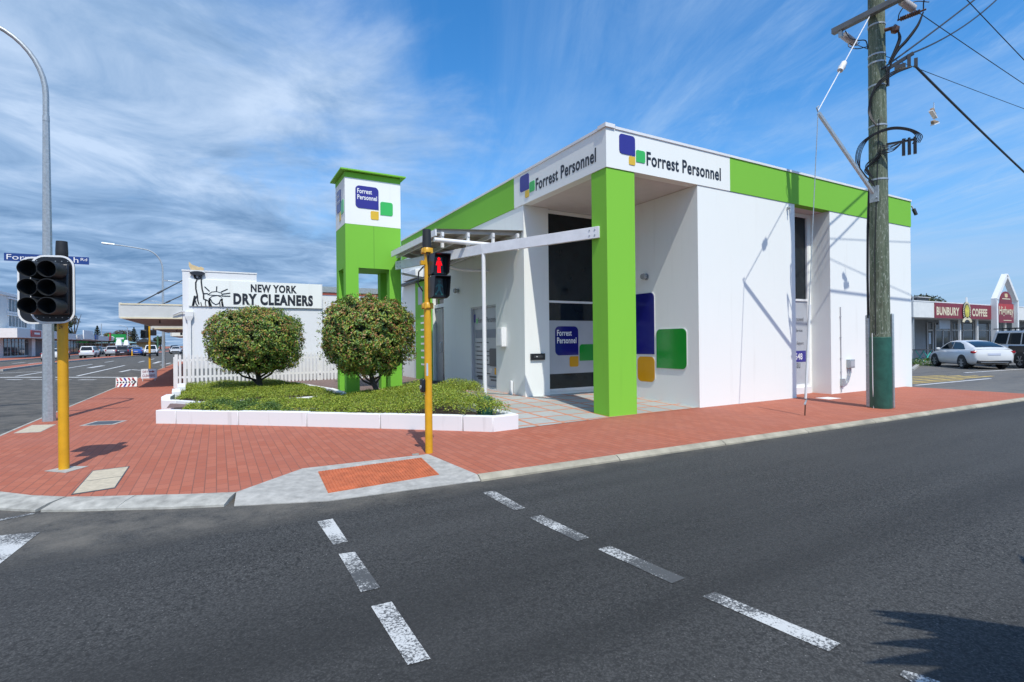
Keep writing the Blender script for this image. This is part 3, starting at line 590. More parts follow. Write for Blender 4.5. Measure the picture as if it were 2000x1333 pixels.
# recessed front window
rw = MB().box(6.9, 7.98, .62, .64, .26, 5.13).build('front_window', M_glass, of)
fr = MB(); fr.box(6.86, 6.9, .57, .66, .22, 5.17); fr.box(7.97, 8.02, .57, .66, .22, 5.17); fr.box(6.9, 7.97, .57, .66, 2.68, 2.74); fr.box(6.9, 7.97, .57, .66, 5.12, 5.17); fr.box(6.9, 7.97, .57, .66, .22, .27); fr.build('frame', M_trim, rw)
MB().box(6.9, 7.97, .60, .61, .27, 2.68).build('window_decal', M_frost, rw)
Tw = front(.60)
for s, u0, u1, v, h in (('Forrest Personnel', 6.92, 7.80, 2.10, .12), ('Employment Services', 6.92, 7.75, 1.79, .09), ('Training and Support', 6.92, 7.80, 1.42, .09), ('www.au', 6.95, 7.62, .74, .15)):
    text('lettering', s, Tw, u0, u1, v, v+h, M_greytx, rw, d=.002, th=.003)
MB().box(6.92, 7.9, .592, .598, .92, 1.24).build('number_band', M_blue, rw); text('lettering', '548', Tw, 7.38, 7.72, .99, 1.17, M_letw, rw, d=.009, th=.003, bold=.012)
# conduits, switch box, wall cable and roof-corner camera on the front wall
cn = MB(); cn.tube([(8.60, -.02, .03), (8.60, -.02, 2.50)], .014, 8); 
for z in (.25, .6, 1.0, 1.6, 2.2): cn.box(8.57, 8.63, -.03, 0, z, z+.03)
cn.build('conduit', M_frame, of)
cn = MB(); cn.box(8.56, 8.72, -.07, 0, .22, .42); cn.tube([(8.70, -.04, .30), (8.85, -.04, .36), (8.93, -.04, .52), (8.95, -.04, .74)], .016, 8); cn.tube([(8.70, -.04, .24), (8.92, -.04, .31), (9.02, -.04, .5), (9.04, -.04, .74)], .016, 8); cn.build('conduit', M_galv, of)
sbx = MB().box(8.90, 9.16, -.11, 0, .72, .97).build('switch_box', M_galv, of, bev=.012); MB().box(8.93, 9.13, -.12, -.11, .76, .93).build('cover', M_frame, sbx)
def hook(x, z):
    MB().tube([(x, 0, z+.06), (x, -.07, z+.06), (x, -.09, z), (x, -.08, z-.12)], .018, 8).cyl((x, -.02, z+.02), (x, -.10, z+.05), .03).build('cable_hook', M_galv, of)
hook(6.15, 5.03)
cm = MB(); cm.tube([(12.77, .05, 5.92), (12.87, .0, 5.92), (12.93, -.03, 5.80)], .02); cm.build('camera_bracket', M_frame, of); MB().cyl((12.93, -.03, 5.82), (12.93, -.10, 5.62), .055, .05).build('security_camera', M_black, of)
# entrance: recess, door leaf, header and dark highlight window above
MB().box(.55, .62, 9.06, 10.12, -.05, 4.15).box(.2, .55, 9.02, 9.06, -.05, 4.15).box(.2, .55, 10.12, 10.16, -.05, 4.15).build('entrance_reveal', M_greywall, of)
er = MB().box(.10, .14, 9.12, 10.06, 3.02, 4.13).build('entrance_window', M_glass, of); MB().box(.05, .2, 9.07, 10.11, 2.88, 3.01).box(.05, .2, 9.07, 9.12, .13, 2.88).build('frame', M_steelw, er)
dr = MB().box(.10, .15, 9.42, 10.08, .15, 2.86).build('door', mat('door_grey', (.26, .275, .30), .4), of); MB().tube([(.10, 9.58, 1.22), (.05, 9.58, 1.24), (.05, 9.58, 1.58), (.10, 9.58, 1.60)], .017).build('handle', M_trim, dr)
MB().box(.09, .13, 9.13, 9.38, .15, 2.86).build('door_glass', M_glass, of)
MB().box(-.55, .08, 9.2, 10.1, .146, .16).build('door_mat', M_blackm, of)
gp = MB().box(-.10, 0, 10.22, 11.85, .12, 4.0).build('green_panel', M_greenT, of)
Tg = side(-.10); MB().box(-.107, -.101, 11.0, 11.5, 3.1, 3.8).build('notice', M_frost, gp)
yy = 2.6; pr = MB()
for k in range(8):
    pr.extr([Tg(a, b, .001) for a, b in ((-11.22, yy), (-10.7+.1*(k % 3), yy), (-10.7+.1*(k % 3), yy+.07), (-11.22, yy+.07))], (-.003, 0, 0)); yy -= .27
pr.build('print_lines', M_letw, gp, smooth=False)
MB().box(-.32, 0, 11.15, 12.75, 4.14, 4.50).build('shutter_box', M_trim, of, bev=.02); MB().box(-.30, 0, 10.2, 13.6, 4.03, 4.09).build('ledge', M_dkframe, of)

# ------------------------------------------------------------------ green sign tower
tw = thing('sign_tower', (-3.0, 7.7, .14), 'lime green four legged sign tower with white band and green cap', 'sign tower')
x0, x1, y0, y1 = -3.84, -2.19, 7.07, 8.40
MB().box(x0, x1, y0, y1, 3.82, 5.09).build('lower_box', M_greenT, tw)
for k, (a, b, c, d) in enumerate(((x0, x0+.37, y0, y0+.30), (x1-.36, x1, y0, y0+.30), (x0, x0+.37, y1-.32, y1), (x1-.36, x1, y1-.32, y1))): MB().box(a, b, c, d, .1, 3.82).build('leg', M_greenT, tw)
bnd = MB().box(x0-.003, x1+.003, y0-.003, y1+.003, 5.09, 6.44).build('white_band', M_white, tw)
MB().box(x0-.006, x1+.006, y0-.006, y1+.006, 6.44, 6.60).build('cornice', M_greenT, tw)
MB().add([(x0-.14, y0-.14, 6.62), (x1+.14, y0-.14, 6.62), (x1+.14, y1+.14, 6.62), (x0-.14, y1+.14, 6.62), (x0-.14, y0-.14, 6.66), (x1+.14, y0-.14, 6.66), (x1+.14, y1+.14, 6.66), (x0-.14, y1+.14, 6.66), (-3.01, 7.74, 6.72)],
         [(0, 1, 2, 3), (0, 1, 5, 4), (1, 2, 6, 5), (2, 3, 7, 6), (3, 0, 4, 7), (4, 5, 8), (5, 6, 8), (6, 7, 8), (7, 4, 8)]).build('cap', M_greenT, tw, smooth=False)
MB().box(-3.016, -3.004, y0-.002, y0+.01, 3.82, 5.09).build('joint', mat('joint_green', (.10, .28, .03), .8), tw)
Tt, Tu = front(y0-.003), side(x0-.003)
logo(Tt, bnd, (-3.54, -2.86, 5.58, 6.24), (-3.10, -2.86, 5.28, 5.53), (-2.81, -2.43, 5.44, 5.84), (M_blue, M_yel, M_grn))
text('lettering', 'Forrest', Tt, -3.49, -3.06, 6.02, 6.155, M_letw, bnd, d=.013, bold=.022); text('lettering', 'Personnel', Tt, -3.49, -2.91, 5.84, 5.975, M_letw, bnd, d=.013, bold=.022)
logo(Tu, bnd, (-8.20, -7.62, 5.58, 6.24), (-7.83, -7.62, 5.28, 5.53), (-7.58, -7.24, 5.44, 5.84), (M_blue, M_yel, M_grn))
text('lettering', 'Forrest', Tu, -8.15, -7.80, 6.02, 6.155, M_letw, bnd, d=.013, bold=.022); text('lettering', 'Personnel', Tu, -8.15, -7.68, 5.84, 5.975, M_letw, bnd, d=.013, bold=.022)

# ------------------------------------------------------------------ entrance canopy between tower and column
ca = thing('entrance_canopy', (-1.31, 3.17, .1), 'white steel entrance canopy with bent beam and corrugated sheet roof', 'canopy')
for a, b in (((.0, .24, 3.91), (-1.32, 3.18, 3.91)), ((-1.32, 3.185, 3.908), (-2.42, 6.80, 3.908))): MB().bar(a, b, .075, .245).build('beam', M_steelw, ca, bev=.005)
bo = MB()
for t, z in ((.03, 3.86), (.03, 3.97), (.07, 3.86), (.07, 3.97)):
    for A, B in ((Vector((.0, .24, 0)), Vector((-1.32, 3.18, 0))), (Vector((-2.42, 6.80, 0)), Vector((-1.32, 3.185, 0)))):
        p = A.lerp(B, t); d = (B-A).normalized(); n = Vector((d.y, -d.x, 0)); n = n if n.y < 0 or n.x < 0 else -n; n = -n if n.x > 0 else n
        bo.cyl(p+n*.035+Vector((0, 0, z)), p+n*.052+Vector((0, 0, z)), .015, n=8)
bo.build('bolts', M_galv, ca)
MB().cyl((-1.31, 3.17, .05), (-1.31, 3.17, 3.79), .05, n=20).build('post', M_trim, ca)
# corrugated sheet
A_, B_, C_, D_ = Vector((.0, 3.42, 4.55)), Vector((-2.21, 4.02, 4.50)), Vector((-2.55, 6.75, 4.33)), Vector((.0, 9.0, 4.42))
sh = MB(); nu = 96; up, dn = [], []
for i in range(nu+1):
    t = i/nu; p = A_.lerp(D_, t); q = B_.lerp(C_, t); zz = .018*(1 if (i//3) % 2 else 0)
    up += [(p.x, p.y, p.z+zz), (q.x, q.y, q.z+zz)]
n = len(up); sh.v = up+[(x, y, z-.004) for x, y, z in up]; sh.f = [(2*i, 2*i+1, 2*i+3, 2*i+2) for i in range(nu)]+[(n+2*i, n+2*i+2, n+2*i+3, n+2*i+1) for i in range(nu)]+[(2*i, 2*i+2, n+2*i+2, n+2*i) for i in range(nu)]+[(2*i+1, n+2*i+1, n+2*i+3, 2*i+3) for i in range(nu)]
sh.build('roof_sheet', M_sheet, ca, smooth=False)
pu = MB()
for t in (.03, .22, .42, .62, .82, .98):
    p = A_.lerp(D_, t); q = B_.lerp(C_, t); pu.bar(p-Vector((0, 0, .06)), q-Vector((0, 0, .06)), .05, .09)
pu.build('purlins', M_sheet, ca)
ra = MB(); st = MB()
for k in range(4):
    t = .06+.29*k; p = A_.lerp(B_, t); q = D_.lerp(C_, t); ra.bar(p-Vector((0, 0, .14)), q-Vector((0, 0, .14)), .06, .10)
    st.box(p.x-.035, p.x+.035, p.y+.02, p.y+.09, 4.03, p.z-.08)
ra.build('rafters', M_steelw, ca); st.build('stub_posts', M_trim, ca)
MB().bar(B_-Vector((.02, 0, .10)), C_-Vector((.02, 0, .10)), .04, .16).build('edge_beam', M_steelw, ca)
MB().cyl((-2.36, 3.82, 4.17), (-.10, 3.62, 4.12), .058, n=16).build('gutter_pipe', M_trim, ca)
MB().cyl((-.9, 5.6, 3.72), (0, 5.5, 3.72), .04).cyl((-.9, 5.6, 3.72), (-1.9, 5.3, 3.85), .04).build('brace_pipe', M_trim, ca)
MB().cyl((-2.2, 6.95, 3.70), (-.1, 8.7, 3.70), .035).build('tie_rod', M_steelw, ca)

# ------------------------------------------------------------------ planters
M_pw = mat('white_planter_paint', (.76, .76, .75), .75, var=.12, scale=5, bmp=.4, bscale=45)
M_pw2 = stucco('white_planter_wall', (.78, .78, .77), dirt=(.22, .2, .17), amount=.55)
def wallrun(pts, th, h, parent, step=1.55, inside=1, z0=-.02, name='block'):
    for a, b in zip(pts, pts[1:]):
        A, B = Vector(a), Vector(b); n = max(1, round((B-A).length/step)); d = (B-A).normalized(); nrm = Vector((-d.y, d.x))*inside
        for i in range(n):
            p, q = A.lerp(B, i/n)+d*.006, A.lerp(B, (i+1)/n)-d*.006
            MB().prism([tuple(p), tuple(q), tuple(q+nrm*th), tuple(p+nrm*th)], z0, h+random.uniform(-.008, .008)).build(name, M_pw2, parent, bev=.012)
pl = thing('planter', (-5.2, 2.4, 0), 'low white block planter running diagonally along the brick corner', 'planter')
P1 = [(-8.23, 4.42), (-7.86, 4.14), (-6.76, 3.22), (-5.62, 2.25), (-4.47, 1.22), (-3.28, .12), (-2.87, -.27), (-2.31, -.23)]
for a, b in zip(P1, P1[1:]): wallrun([a, b], .17, .275, pl, 5)
wallrun([(-2.31, -.22), (-2.25, 2.6)], .17, .27, pl)
MB().prism([(-8.0, 4.5), (-2.9, -.02), (-2.42, -.02), (-2.42, 2.6), (-1.1, 3.0), (-1.1, 4.2), (-3.9, 6.4), (-4.0, 5.9), (-7.38, 6.0), (-8.0, 6.9)], .0, .14).build('soil', M_soil, pl)
p2 = thing('planter', (-6.3, 8.6, 0), 'white walled raised bed in front of the picket fence under the left clipped tree', 'planter')
wallrun([(-8.36, 7.32), (-8.03, 7.02), (-7.38, 6.08), (-5.2, 5.85), (-3.95, 5.98)], .14, .225, p2, 3)
wallrun([(-3.95, 5.98), (-4.0, 8.3), (-4.6, 11.6)], .14, .225, p2, 2)
zz_ = [(-8.36, 7.35), (-8.3, 8.1), (-8.18, 8.2), (-8.24, 9.3), (-8.12, 9.4), (-8.2, 10.9), (-8.22, 13.2)]
for i in range(0, 6, 2): wallrun([zz_[i], zz_[i+1]], .2, .30+.05*(i//2), p2, 3, inside=-1)
MB().prism([(-8.2, 7.25), (-7.3, 6.2), (-4.1, 6.1), (-4.15, 8.3), (-4.7, 11.5), (-4.9, 13.2), (-8.1, 13.2)], .0, .15).build('soil', M_soil, p2)

def inside(poly, x, y):
    c = np.zeros(len(x), bool); n = len(poly)
    for i in range(n):
        (xa, ya), (xb, yb) = poly[i], poly[(i+1) % n]
        c ^= ((ya > y) != (yb > y)) & (x < (xb-xa)*(y-ya)/(yb-ya+1e-12)+xa)
    return c
def edge_d(poly, x, y):
    d = np.full(len(x), 1e9); n = len(poly)
    for i in range(n):
        a, b = np.array(poly[i]), np.array(poly[(i+1) % n]); ab = b-a
        t = np.clip(((x-a[0])*ab[0]+(y-a[1])*ab[1])/(ab@ab), 0, 1); d = np.minimum(d, np.hypot(x-a[0]-t*ab[0], y-a[1]-t*ab[1]))
    return d
def bumps(x, y, seed, f):
    r = np.random.default_rng(seed); h = np.zeros(len(x))
    for k in range(9):
        a = r.uniform(0, 6.28); w = f*r.uniform(.6, 2.4); h += np.sin(x*math.cos(a)*w+y*math.sin(a)*w+r.uniform(0, 6.28))/9
    return h
def ground_cover(name, poly, n_sprig, h0, m, label, leaf=.034, seed=1, hvar=.07, z0=.12, hf=None):
    xs = [p[0] for p in poly]; ys = [p[1] for p in poly]; x = rng.uniform(min(xs), max(xs), n_sprig*3); y = rng.uniform(min(ys), max(ys), n_sprig*3)
    k = inside(poly, x, y); x, y = x[k][:n_sprig], y[k][:n_sprig]
    ed = np.minimum(edge_d(poly, x, y)/.22, 1); top = z0+(h0*(hf(x, y) if hf else 1)*(.70+.30*np.sqrt(ed)))+bumps(x, y, seed, 5)*hvar*2+rng.normal(0, .02, len(x)); P, Nn = [], []
    for s in range(8):
        f = rng.uniform(.35, 1.0, len(x))**.6; a = rng.uniform(0, 6.28, len(x)); r = rng.uniform(0, .05, len(x))
        P.append(np.stack([x+r*np.cos(a), y+r*np.sin(a), z0+(top-z0)*f+.01], 1)); Nn.append(np.stack([np.cos(a)*.6, np.sin(a)*.6, np.full(len(x), .8)], 1))
    o = leaves(name, np.concatenate(P), np.concatenate(Nn), leaf, m, ratio=.5, jit=.35)
    return tag(o, label, 'ground cover', kind='stuff')
G1 = [(-7.75, 5.6), (-7.75, 4.25), (-7.3, 3.78), (-6.7, 3.28), (-5.6, 2.36), (-4.4, 1.29), (-3.22, .19), (-2.82, -.15), (-2.42, -.12), (-2.40, 2.6), (-1.35, 3.1), (-1.25, 4.1), (-3.9, 6.2), (-4.2, 5.75), (-6.9, 5.85)]
ground_cover('ground_cover', G1, 12500, 1, M_cover, 'yellow green clipped ground cover filling the front planter', seed=3, hf=lambda x, y: np.interp(x+.35*np.maximum(0, 2-y), [-7.5, -5.2, -3.9, -2.9], [.24, .20, .27, .46])*np.interp(y, [4.2, 5.4], [1, .6]))
ground_cover('ground_cover', [(-7.4, 3.9), (-7.0, 3.55), (-5.8, 2.6), (-6.0, 4.2), (-7.1, 5.2), (-7.3, 5.4)], 2000, .22, M_coverg, 'darker green plants at the left end of the front planter', seed=4)
G2 = [(-8.05, 7.5), (-7.3, 6.35), (-4.3, 6.25), (-4.3, 8.3), (-4.9, 11.4), (-5.1, 12.9), (-8.0, 12.9)]
ground_cover('ground_cover', G2, 9500, .17, M_cover, 'yellow green ground cover in the raised bed by the picket fence', seed=8, z0=.12)
vt = thing('valve_cap', (-2.62, .55, .2), 'dark green domed plastic cap among the plants at the planter end', 'valve cap')
MB().lathe([(.155, .0), (.155, .30), (.145, .34), (.10, .375), (.0, .385)], (-2.62, .55, .17), 24).build('dome', M_valve, vt); MB().lathe([(.165, .0), (.165, .06), (.0, .06)], (-2.62, .55, .25), 24).build('collar', M_valve, vt)

# ------------------------------------------------------------------ two clipped trees
def topiary(loc, crown_c, rad, n, label, zb, flat=3.2, seed=1, trunk=.075, lean=0, limbs=()):
    t = thing('clipped_tree', loc, label, 'tree', 'clipped trees in the corner planters')
    r = np.random.default_rng(seed)
    top = Vector(crown_c)-Vector((0, 0, rad[2]*.75))
    b = MB(); b.tube([Vector(loc)-Vector((0, 0, .1)), Vector(loc)+Vector((.01, 0, .12)), Vector(loc).lerp(top, .5)+Vector((lean, 0, 0)), top, top+Vector((0, 0, rad[2]*.5))], [trunk*1.25, trunk, trunk*.9, trunk*.75, trunk*.4], 10)
    for (h, dx, dy, dz) in limbs:
        p = Vector(loc).lerp(top, h); e = p+Vector((dx, dy, dz)); b.tube([p, p.lerp(e, .5)+Vector((dx*.12, dy*.12, -dz*.10)), e], [trunk*.42, trunk*.34, trunk*.22], 7)
    b.build('trunk', M_bark, t)
    d = r.normal(0, 1, (n, 3)); d /= np.linalg.norm(d, axis=1)[:, None]
    k = 1/(np.abs(d/np.array(rad))**flat).sum(1)**(1/flat)                 # superellipsoid radius
    nn = n
    lump = bumps(d[:, 0]*2+d[:, 2], d[:, 1]*2-d[:, 2], seed, 3.3)*.24+bumps(d[:, 0]*5, d[:, 2]*5+d[:, 1]*4, seed+5, 3)*.14
    dep = 1-np.abs(r.normal(0, .065, n))-(r.random(n) < .16)*r.uniform(0, .4, n)
    hole = bumps(d[:, 0]*6+d[:, 1]*3, d[:, 2]*7-d[:, 1]*2, seed+9, 2.2)
    dep -= np.clip(hole-.20, 0, 1)*1.2
    q = d*(k*(1+lump)*dep)[:, None]; P = q+np.array(crown_c)
    under = d[:, 2] < -.45; keep = ~(under & (r.random(n) < .35))
    nr = d/np.array(rad); nr /= np.linalg.norm(nr, axis=1)[:, None]
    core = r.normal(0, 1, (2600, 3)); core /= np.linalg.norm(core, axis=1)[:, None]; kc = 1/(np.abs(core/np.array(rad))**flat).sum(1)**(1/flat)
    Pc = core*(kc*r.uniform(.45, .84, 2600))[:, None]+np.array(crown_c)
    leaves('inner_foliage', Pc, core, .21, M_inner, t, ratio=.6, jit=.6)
    leaves('crown', P[keep], nr[keep]+np.array([0, 0, .25]), .080, M_leafA, t, ratio=.42, jit=.5)
    # flush of red new leaves, in patches towards the top and in tufts
    pat = bumps(d[:, 0]*4-d[:, 1]*3, d[:, 2]*4+d[:, 0]*2, seed+2, 2.6)+d[:, 2]*.22
    sel = (pat > .20) & (dep > .9) & (r.random(n) < .50)
    leaves('new_growth', P[sel]*1.0+nr[sel]*.03, nr[sel]+np.array([0, 0, .5]), .07, M_leafTip, t, ratio=.36, jit=.5)
    tu = d[r.random(n) < .012]; kk = 1/(np.abs(tu/np.array(rad))**flat).sum(1)**(1/flat); base = tu*kk[:, None]*1.03+np.array(crown_c)
    sp = np.concatenate([base+tu*s+r.normal(0, .018, base.shape) for s in (.02, .05, .08)]); leaves('shoots', sp, np.tile(tu, (3, 1)), .055, M_leafA, t, ratio=.4, jit=.8)
    return t
topiary((-5.93, 9.95, .14), (-6.02, 9.95, 1.71), (1.33, 1.28, .97), 36000, 'wider clipped tree with reddish new leaves in front of the picket fence', .19, seed=21, trunk=.085,
        limbs=((.35, -.75, -.25, .45), (.45, .4, -.1, .42), (.2, -.4, .3, .55), (.35, .6, .3, .5)))
topiary((-3.50, 4.95, .13), (-3.74, 5.02, 1.79), (1.12, 1.06, .97), 31000, 'rounder clipped tree standing in front of the green sign tower', .17, flat=2.6, seed=5, trunk=.07,
        limbs=((.45, -.36, -.2, .40), (.4, -.38, .2, .3), (.55, .32, -.15, .3), (.4, .3, .3, .4)))

# ------------------------------------------------------------------ picket fence and dry cleaner's shop
FY = 13.43
pf = thing('picket_fence', (-5.0, FY, .1), 'white picket fence in front of the dry cleaner wall', 'fence')
pk = MB(); x = -8.30
while x < -1.6:
    z0, z1 = (.02, 1.22) if x < -5 else (.15, 1.22)
    pk.add([(x, FY, z0), (x+.075, FY, z0), (x+.075, FY, z1), (x+.0375, FY, z1+.06), (x, FY, z1), (x, FY+.02, z0), (x+.075, FY+.02, z0), (x+.075, FY+.02, z1), (x+.0375, FY+.02, z1+.06), (x, FY+.02, z1)],
           [(0, 1, 2, 3, 4), (9, 8, 7, 6, 5), (0, 5, 6, 1), (1, 6, 7, 2), (2, 7, 8, 3), (3, 8, 9, 4), (4, 9, 5, 0)]); x += .133
tag(pk.build('pickets', M_trim, pf, smooth=False))
for z in (.42, 1.02): MB().box(-8.36, -1.6, FY+.021, FY+.065, z, z+.075).build('rail', M_trim, pf)
for x in (-8.42, -6.0, -3.6): MB().box(x, x+.09, FY+.005 if x < -8 else FY+.07, FY+.16, 0, 1.27).build('post', M_trim, pf)
MB().box(-8.46, -8.42, FY-.0, FY+.75, .08, 1.18).build('side_panel', M_trim, pf)

DY = 14.2
dc = thing('dry_cleaner_shop', (-5.5, DY, 0), 'white dry cleaner shop with statue emblem signboard and cantilevered street awning', 'shop')
M_dcw = stucco('cleaner_wall_paint', (.76, .77, .78), amount=.16)
w = MB(); w.box(-8.20, -5.74, DY, 30, -.1, 4.34); w.box(-5.74, -3.30, DY+.02, 30, -.1, 3.9); w.box(-3.30, .0, DY+.35, 30, -.1, 3.62); w.build('wall', M_dcw, dc); MB().box(-8.1, -5.6, DY-.02, DY, -.05, .72).build('shade_band', M_greywall, dc); MB().box(-5.6, -1.0, DY-.02, DY, -.05, .42).build('shade_band', M_frame, dc); MB().box(-8.1, -1.0, DY-.012, DY, -.05, 1.16).build('shade_band', mat('pale_shade_grey', (.60, .61, .63), .8), dc)  # grey bands low on the wall paint the shade seen between the pickets
MB().box(-8.22, -5.72, DY-.02, 30.02, 4.34, 4.39).build('coping', M_trim, dc)
sb = MB().box(-8.0, -3.30, DY-.05, DY-.004, 3.05, 4.04).build('sign_board', M_white, dc); MB().box(-3.36, -3.30, DY-.055, DY+.02, 3.05, 4.045).build('edge_trim', M_trim, sb)
MB().box(-3.295, .02, DY+.33, DY+.36, 3.64, 3.76).build('red_band', mat('band_red', (.34, .085, .06), .6), dc); MB().box(-3.29, .02, DY+.30, DY+.5, 3.765, 4.0).build('gutter', M_galv, dc)
Td = front(DY-.05)
text('lettering', 'NEW YORK', Td, -5.95, -4.28, 3.65, 3.945, M_ink, sb, bold=.042); text('lettering', 'DRY CLEANERS', Td, -6.55, -3.67, 3.165, 3.575, M_ink, sb, bold=.056)
# emblem: raised arm with torch and a crowned head, drawn in dark line
pxm = lambda u, v: (-8.0+(u-71)*.00237, 4.04-(v-350)/330*.96)   # drawing units to board metres
def em(pts, wdt, mb): stroke(Td, [pxm(*p) for p in pts], wdt*1.1, .002, .010, mb)
mb = MB()
em([(140, 245), (150, 320), (185, 350), (165, 390), (165, 470), (185, 555), (150, 610), (130, 685)], .045, mb); em([(215, 240), (240, 290), (240, 380), (250, 470), (268, 540), (270, 600)], .045, mb)
em([(185, 560), (190, 620), (205, 670)], .04, mb); em([(160, 620), (165, 660), (185, 688)], .035, mb); em([(150, 335), (205, 345), (210, 300)], .05, mb); em([(270, 600), (330, 620), (350, 660), (375, 690)], .035, mb)
for a, b in (((283, 440), (350, 497)), ((452, 430), (446, 492)), ((603, 460), (510, 502)), ((640, 512), (520, 530)), ((640, 553), (525, 553)), ((270, 530), (330, 527))): em([a, b], .034, mb)
em([(325, 545), (380, 505), (450, 497), (515, 515), (530, 560)], .022, mb); em([(335, 600), (385, 560), (460, 548), (520, 570)], .022, mb)
em([(365, 600), (385, 640), (435, 668), (480, 650), (505, 600)], .034, mb); em([(510, 590), (530, 640), (540, 690)], .034, mb); em([(345, 610), (360, 650), (375, 690)], .04, mb); em([(490, 640), (495, 690)], .03, mb)
em([(140, 250), (205, 262)], .07, mb); em([(150, 275), (160, 340)], .06, mb); em([(150, 560), (135, 620), (120, 690)], .05, mb); em([(205, 350), (230, 330), (215, 300)], .035, mb)
em([(355, 590), (340, 640), (350, 690)], .05, mb); em([(525, 585), (520, 640), (528, 690)], .045, mb); em([(300, 600), (290, 650), (300, 690)], .03, mb); em([(230, 640), (240, 690)], .026, mb); em([(340, 545), (520, 548)], .02, mb)
mb.build('emblem_lines', M_ink, sb, smooth=False)
plate(Td, [(-7.99, 4.35), (-7.94, 4.31), (-7.84, 4.27), (-7.50, 4.27), (-7.47, 4.32), (-7.52, 4.34), (-7.60, 4.36), (-7.99, 4.36)][:0] or [(-7.95, 4.30), (-7.48, 4.30), (-7.50, 4.38), (-7.95, 4.38)], .0, .03).build('torch_rim', M_trim, sb)
plate(Td, [(-7.72+.25*math.cos(t*math.pi/10), 4.265+.078*math.sin(t*math.pi/10)) for t in range(20)], .03, .05).build('torch_dish', M_ink, sb)
plate(Td, [(-7.93, 4.38), (-7.53, 4.38), (-7.50, 4.45), (-7.60, 4.52), (-7.66, 4.49), (-7.76, 4.53), (-7.90, 4.58), (-7.99, 4.69), (-7.99, 4.52)], .0, .03).build('torch_flame', M_beige, sb)
# down pipe, rain head, awning with its stays
dp = MB(); dp.box(-8.13, -7.86, DY-.14, DY-.004, 2.66, 2.83); dp.add([(-8.13, DY-.14, 2.66), (-7.86, DY-.14, 2.66), (-7.93, DY-.12, 2.50), (-8.06, DY-.12, 2.50), (-8.13, DY-.004, 2.66), (-7.86, DY-.004, 2.66), (-7.93, DY-.02, 2.50), (-8.06, DY-.02, 2.50)], [(0, 1, 2, 3), (4, 7, 6, 5), (0, 3, 7, 4), (1, 5, 6, 2), (3, 2, 6, 7)]); dp.box(-8.05, -7.94, DY-.12, DY-.02, .0, 2.51); dp.build('downpipe', M_trim, dc)
MB().tube([(-8.0, DY-.08, 2.83), (-8.25, DY-.08, 2.83), (-8.5, DY-.06, 2.70)], .025).build('overflow_pipe', M_frame, dc)
M_aw = mat('awning_fascia', (.60, .61, .585), .5, var=.1); M_aws = mat('awning_soffit', (.34, .285, .25), .7, var=.15)
for ya, yb, zt, zb in ((DY, 23.9, 3.10, 2.58), (24.3, 35.5, 2.86, 2.47)):
    a = MB(); a.box(-10.02, -8.21, ya, ya+.05, zb+.03, zt-.06); a.box(-10.10, -10.02, ya, yb, zb, zt+.02); aw = a.build('awning', M_aw, dc)
    MB().box(-10.06, -8.21, ya-.02, ya+.06, zt-.05, zt).box(-10.06, -8.21, ya-.02, ya+.06, zb-.02, zb+.03).build('trim', M_cream, aw); MB().box(-10.02, -8.21, ya+.07, yb, zb+.02, zb+.06).build('soffit', M_aws, aw); MB().box(-10.02, -8.21, ya+.07, yb, zt-.1, zt-.06).build('sheet', M_galv, aw)
    MB().box(-9.10, -9.06, ya+2.2, ya+2.3, zb-.10, zb+.02).build('soffit_light', M_dkframe, aw)
for y, z in ((15.2, 4.12), (19.2, 3.98), (23.0, 3.86)):
    r = MB(); r.cyl((-9.75, y, 3.10), (-8.2, y, z), .022); m_ = Vector((-9.75, y, 3.1)).lerp(Vector((-8.2, y, z)), .45); m2 = Vector((-9.75, y, 3.1)).lerp(Vector((-8.2, y, z)), .55); r.cyl(m_, m2, .038); r.build('stay_rod', M_dkframe, dc)
nx = thing('shop_row', (-4, 42, 0), 'row of low shops continuing behind the dry cleaner under street awnings', 'shop')
MB().box(-8.2, 0, 30.05, 62, -.1, 3.7).build('wall', M_dcw, nx); a = MB().box(-10.0, -8.2, 36, 47, 2.25, 2.62).build('awning', M_aw, nx); MB().box(-9.9, -8.25, 35.97, 36.0, 2.25, 2.6).build('sign_face', M_white, a)
text('lettering', 'IIII', front(35.97), -9.4, -8.4, 2.33, 2.52, M_ink, a, bold=.02); pass

# sandwich boards on the footpath
b1 = thing('sandwich_board', (-10.16, 16.3, 0), 'white sandwich board with red and blue chevrons at the kerb', 'sign')
T1 = lambda u, v, d=0: Vector((-10.16+u, 16.3-d+.10*v, .02+v*.97))
plate(T1, [(-.33, 0), (.33, 0), (.33, .37), (-.33, .37)], -.02, 0).build('front_panel', M_white, b1); plate(lambda u, v, d=0: Vector((-10.16+u, 16.52+d-.10*v, .02+v*.97)), [(-.33, 0), (.33, 0), (.33, .37), (-.33, .37)], -.02, 0).build('rear_panel', M_white, b1)
for k in range(5):
    u = -.30+.13*k; m = (M_red, M_red, M_blue, M_red, M_red)[k]
    for sgn in (1, -1): plate(T1, [(u, .185+sgn*.05), (u+.06, .185+sgn*.05), (u+.0, .185+sgn*.175), (u-.06 if u > -.25 else u-.02, .185+sgn*.175)], .001, .004).build('chevron', m if k != 2 else M_blue, b1, smooth=False)
ar = MB(); ar.extr([T1(a, b, .002) for a, b in ((.16, .08), (.26, .185), (.16, .29), (.22, .29), (.32, .185), (.22, .08))], T1(0, 0, .006)-T1(0, 0, 0)); ar.build('arrow', M_ink, b1, smooth=False)
dt = MB(); 
for k in range(6):
    c = (-.27+.09*k, .185); dt.extr([T1(c[0]+.03*math.cos(t*math.pi/5), c[1]+.03*math.sin(t*math.pi/5), .003) for t in range(10)], T1(0, 0, .005)-T1(0, 0, 0))
dt.build('dot_row', M_ink, b1, smooth=False)
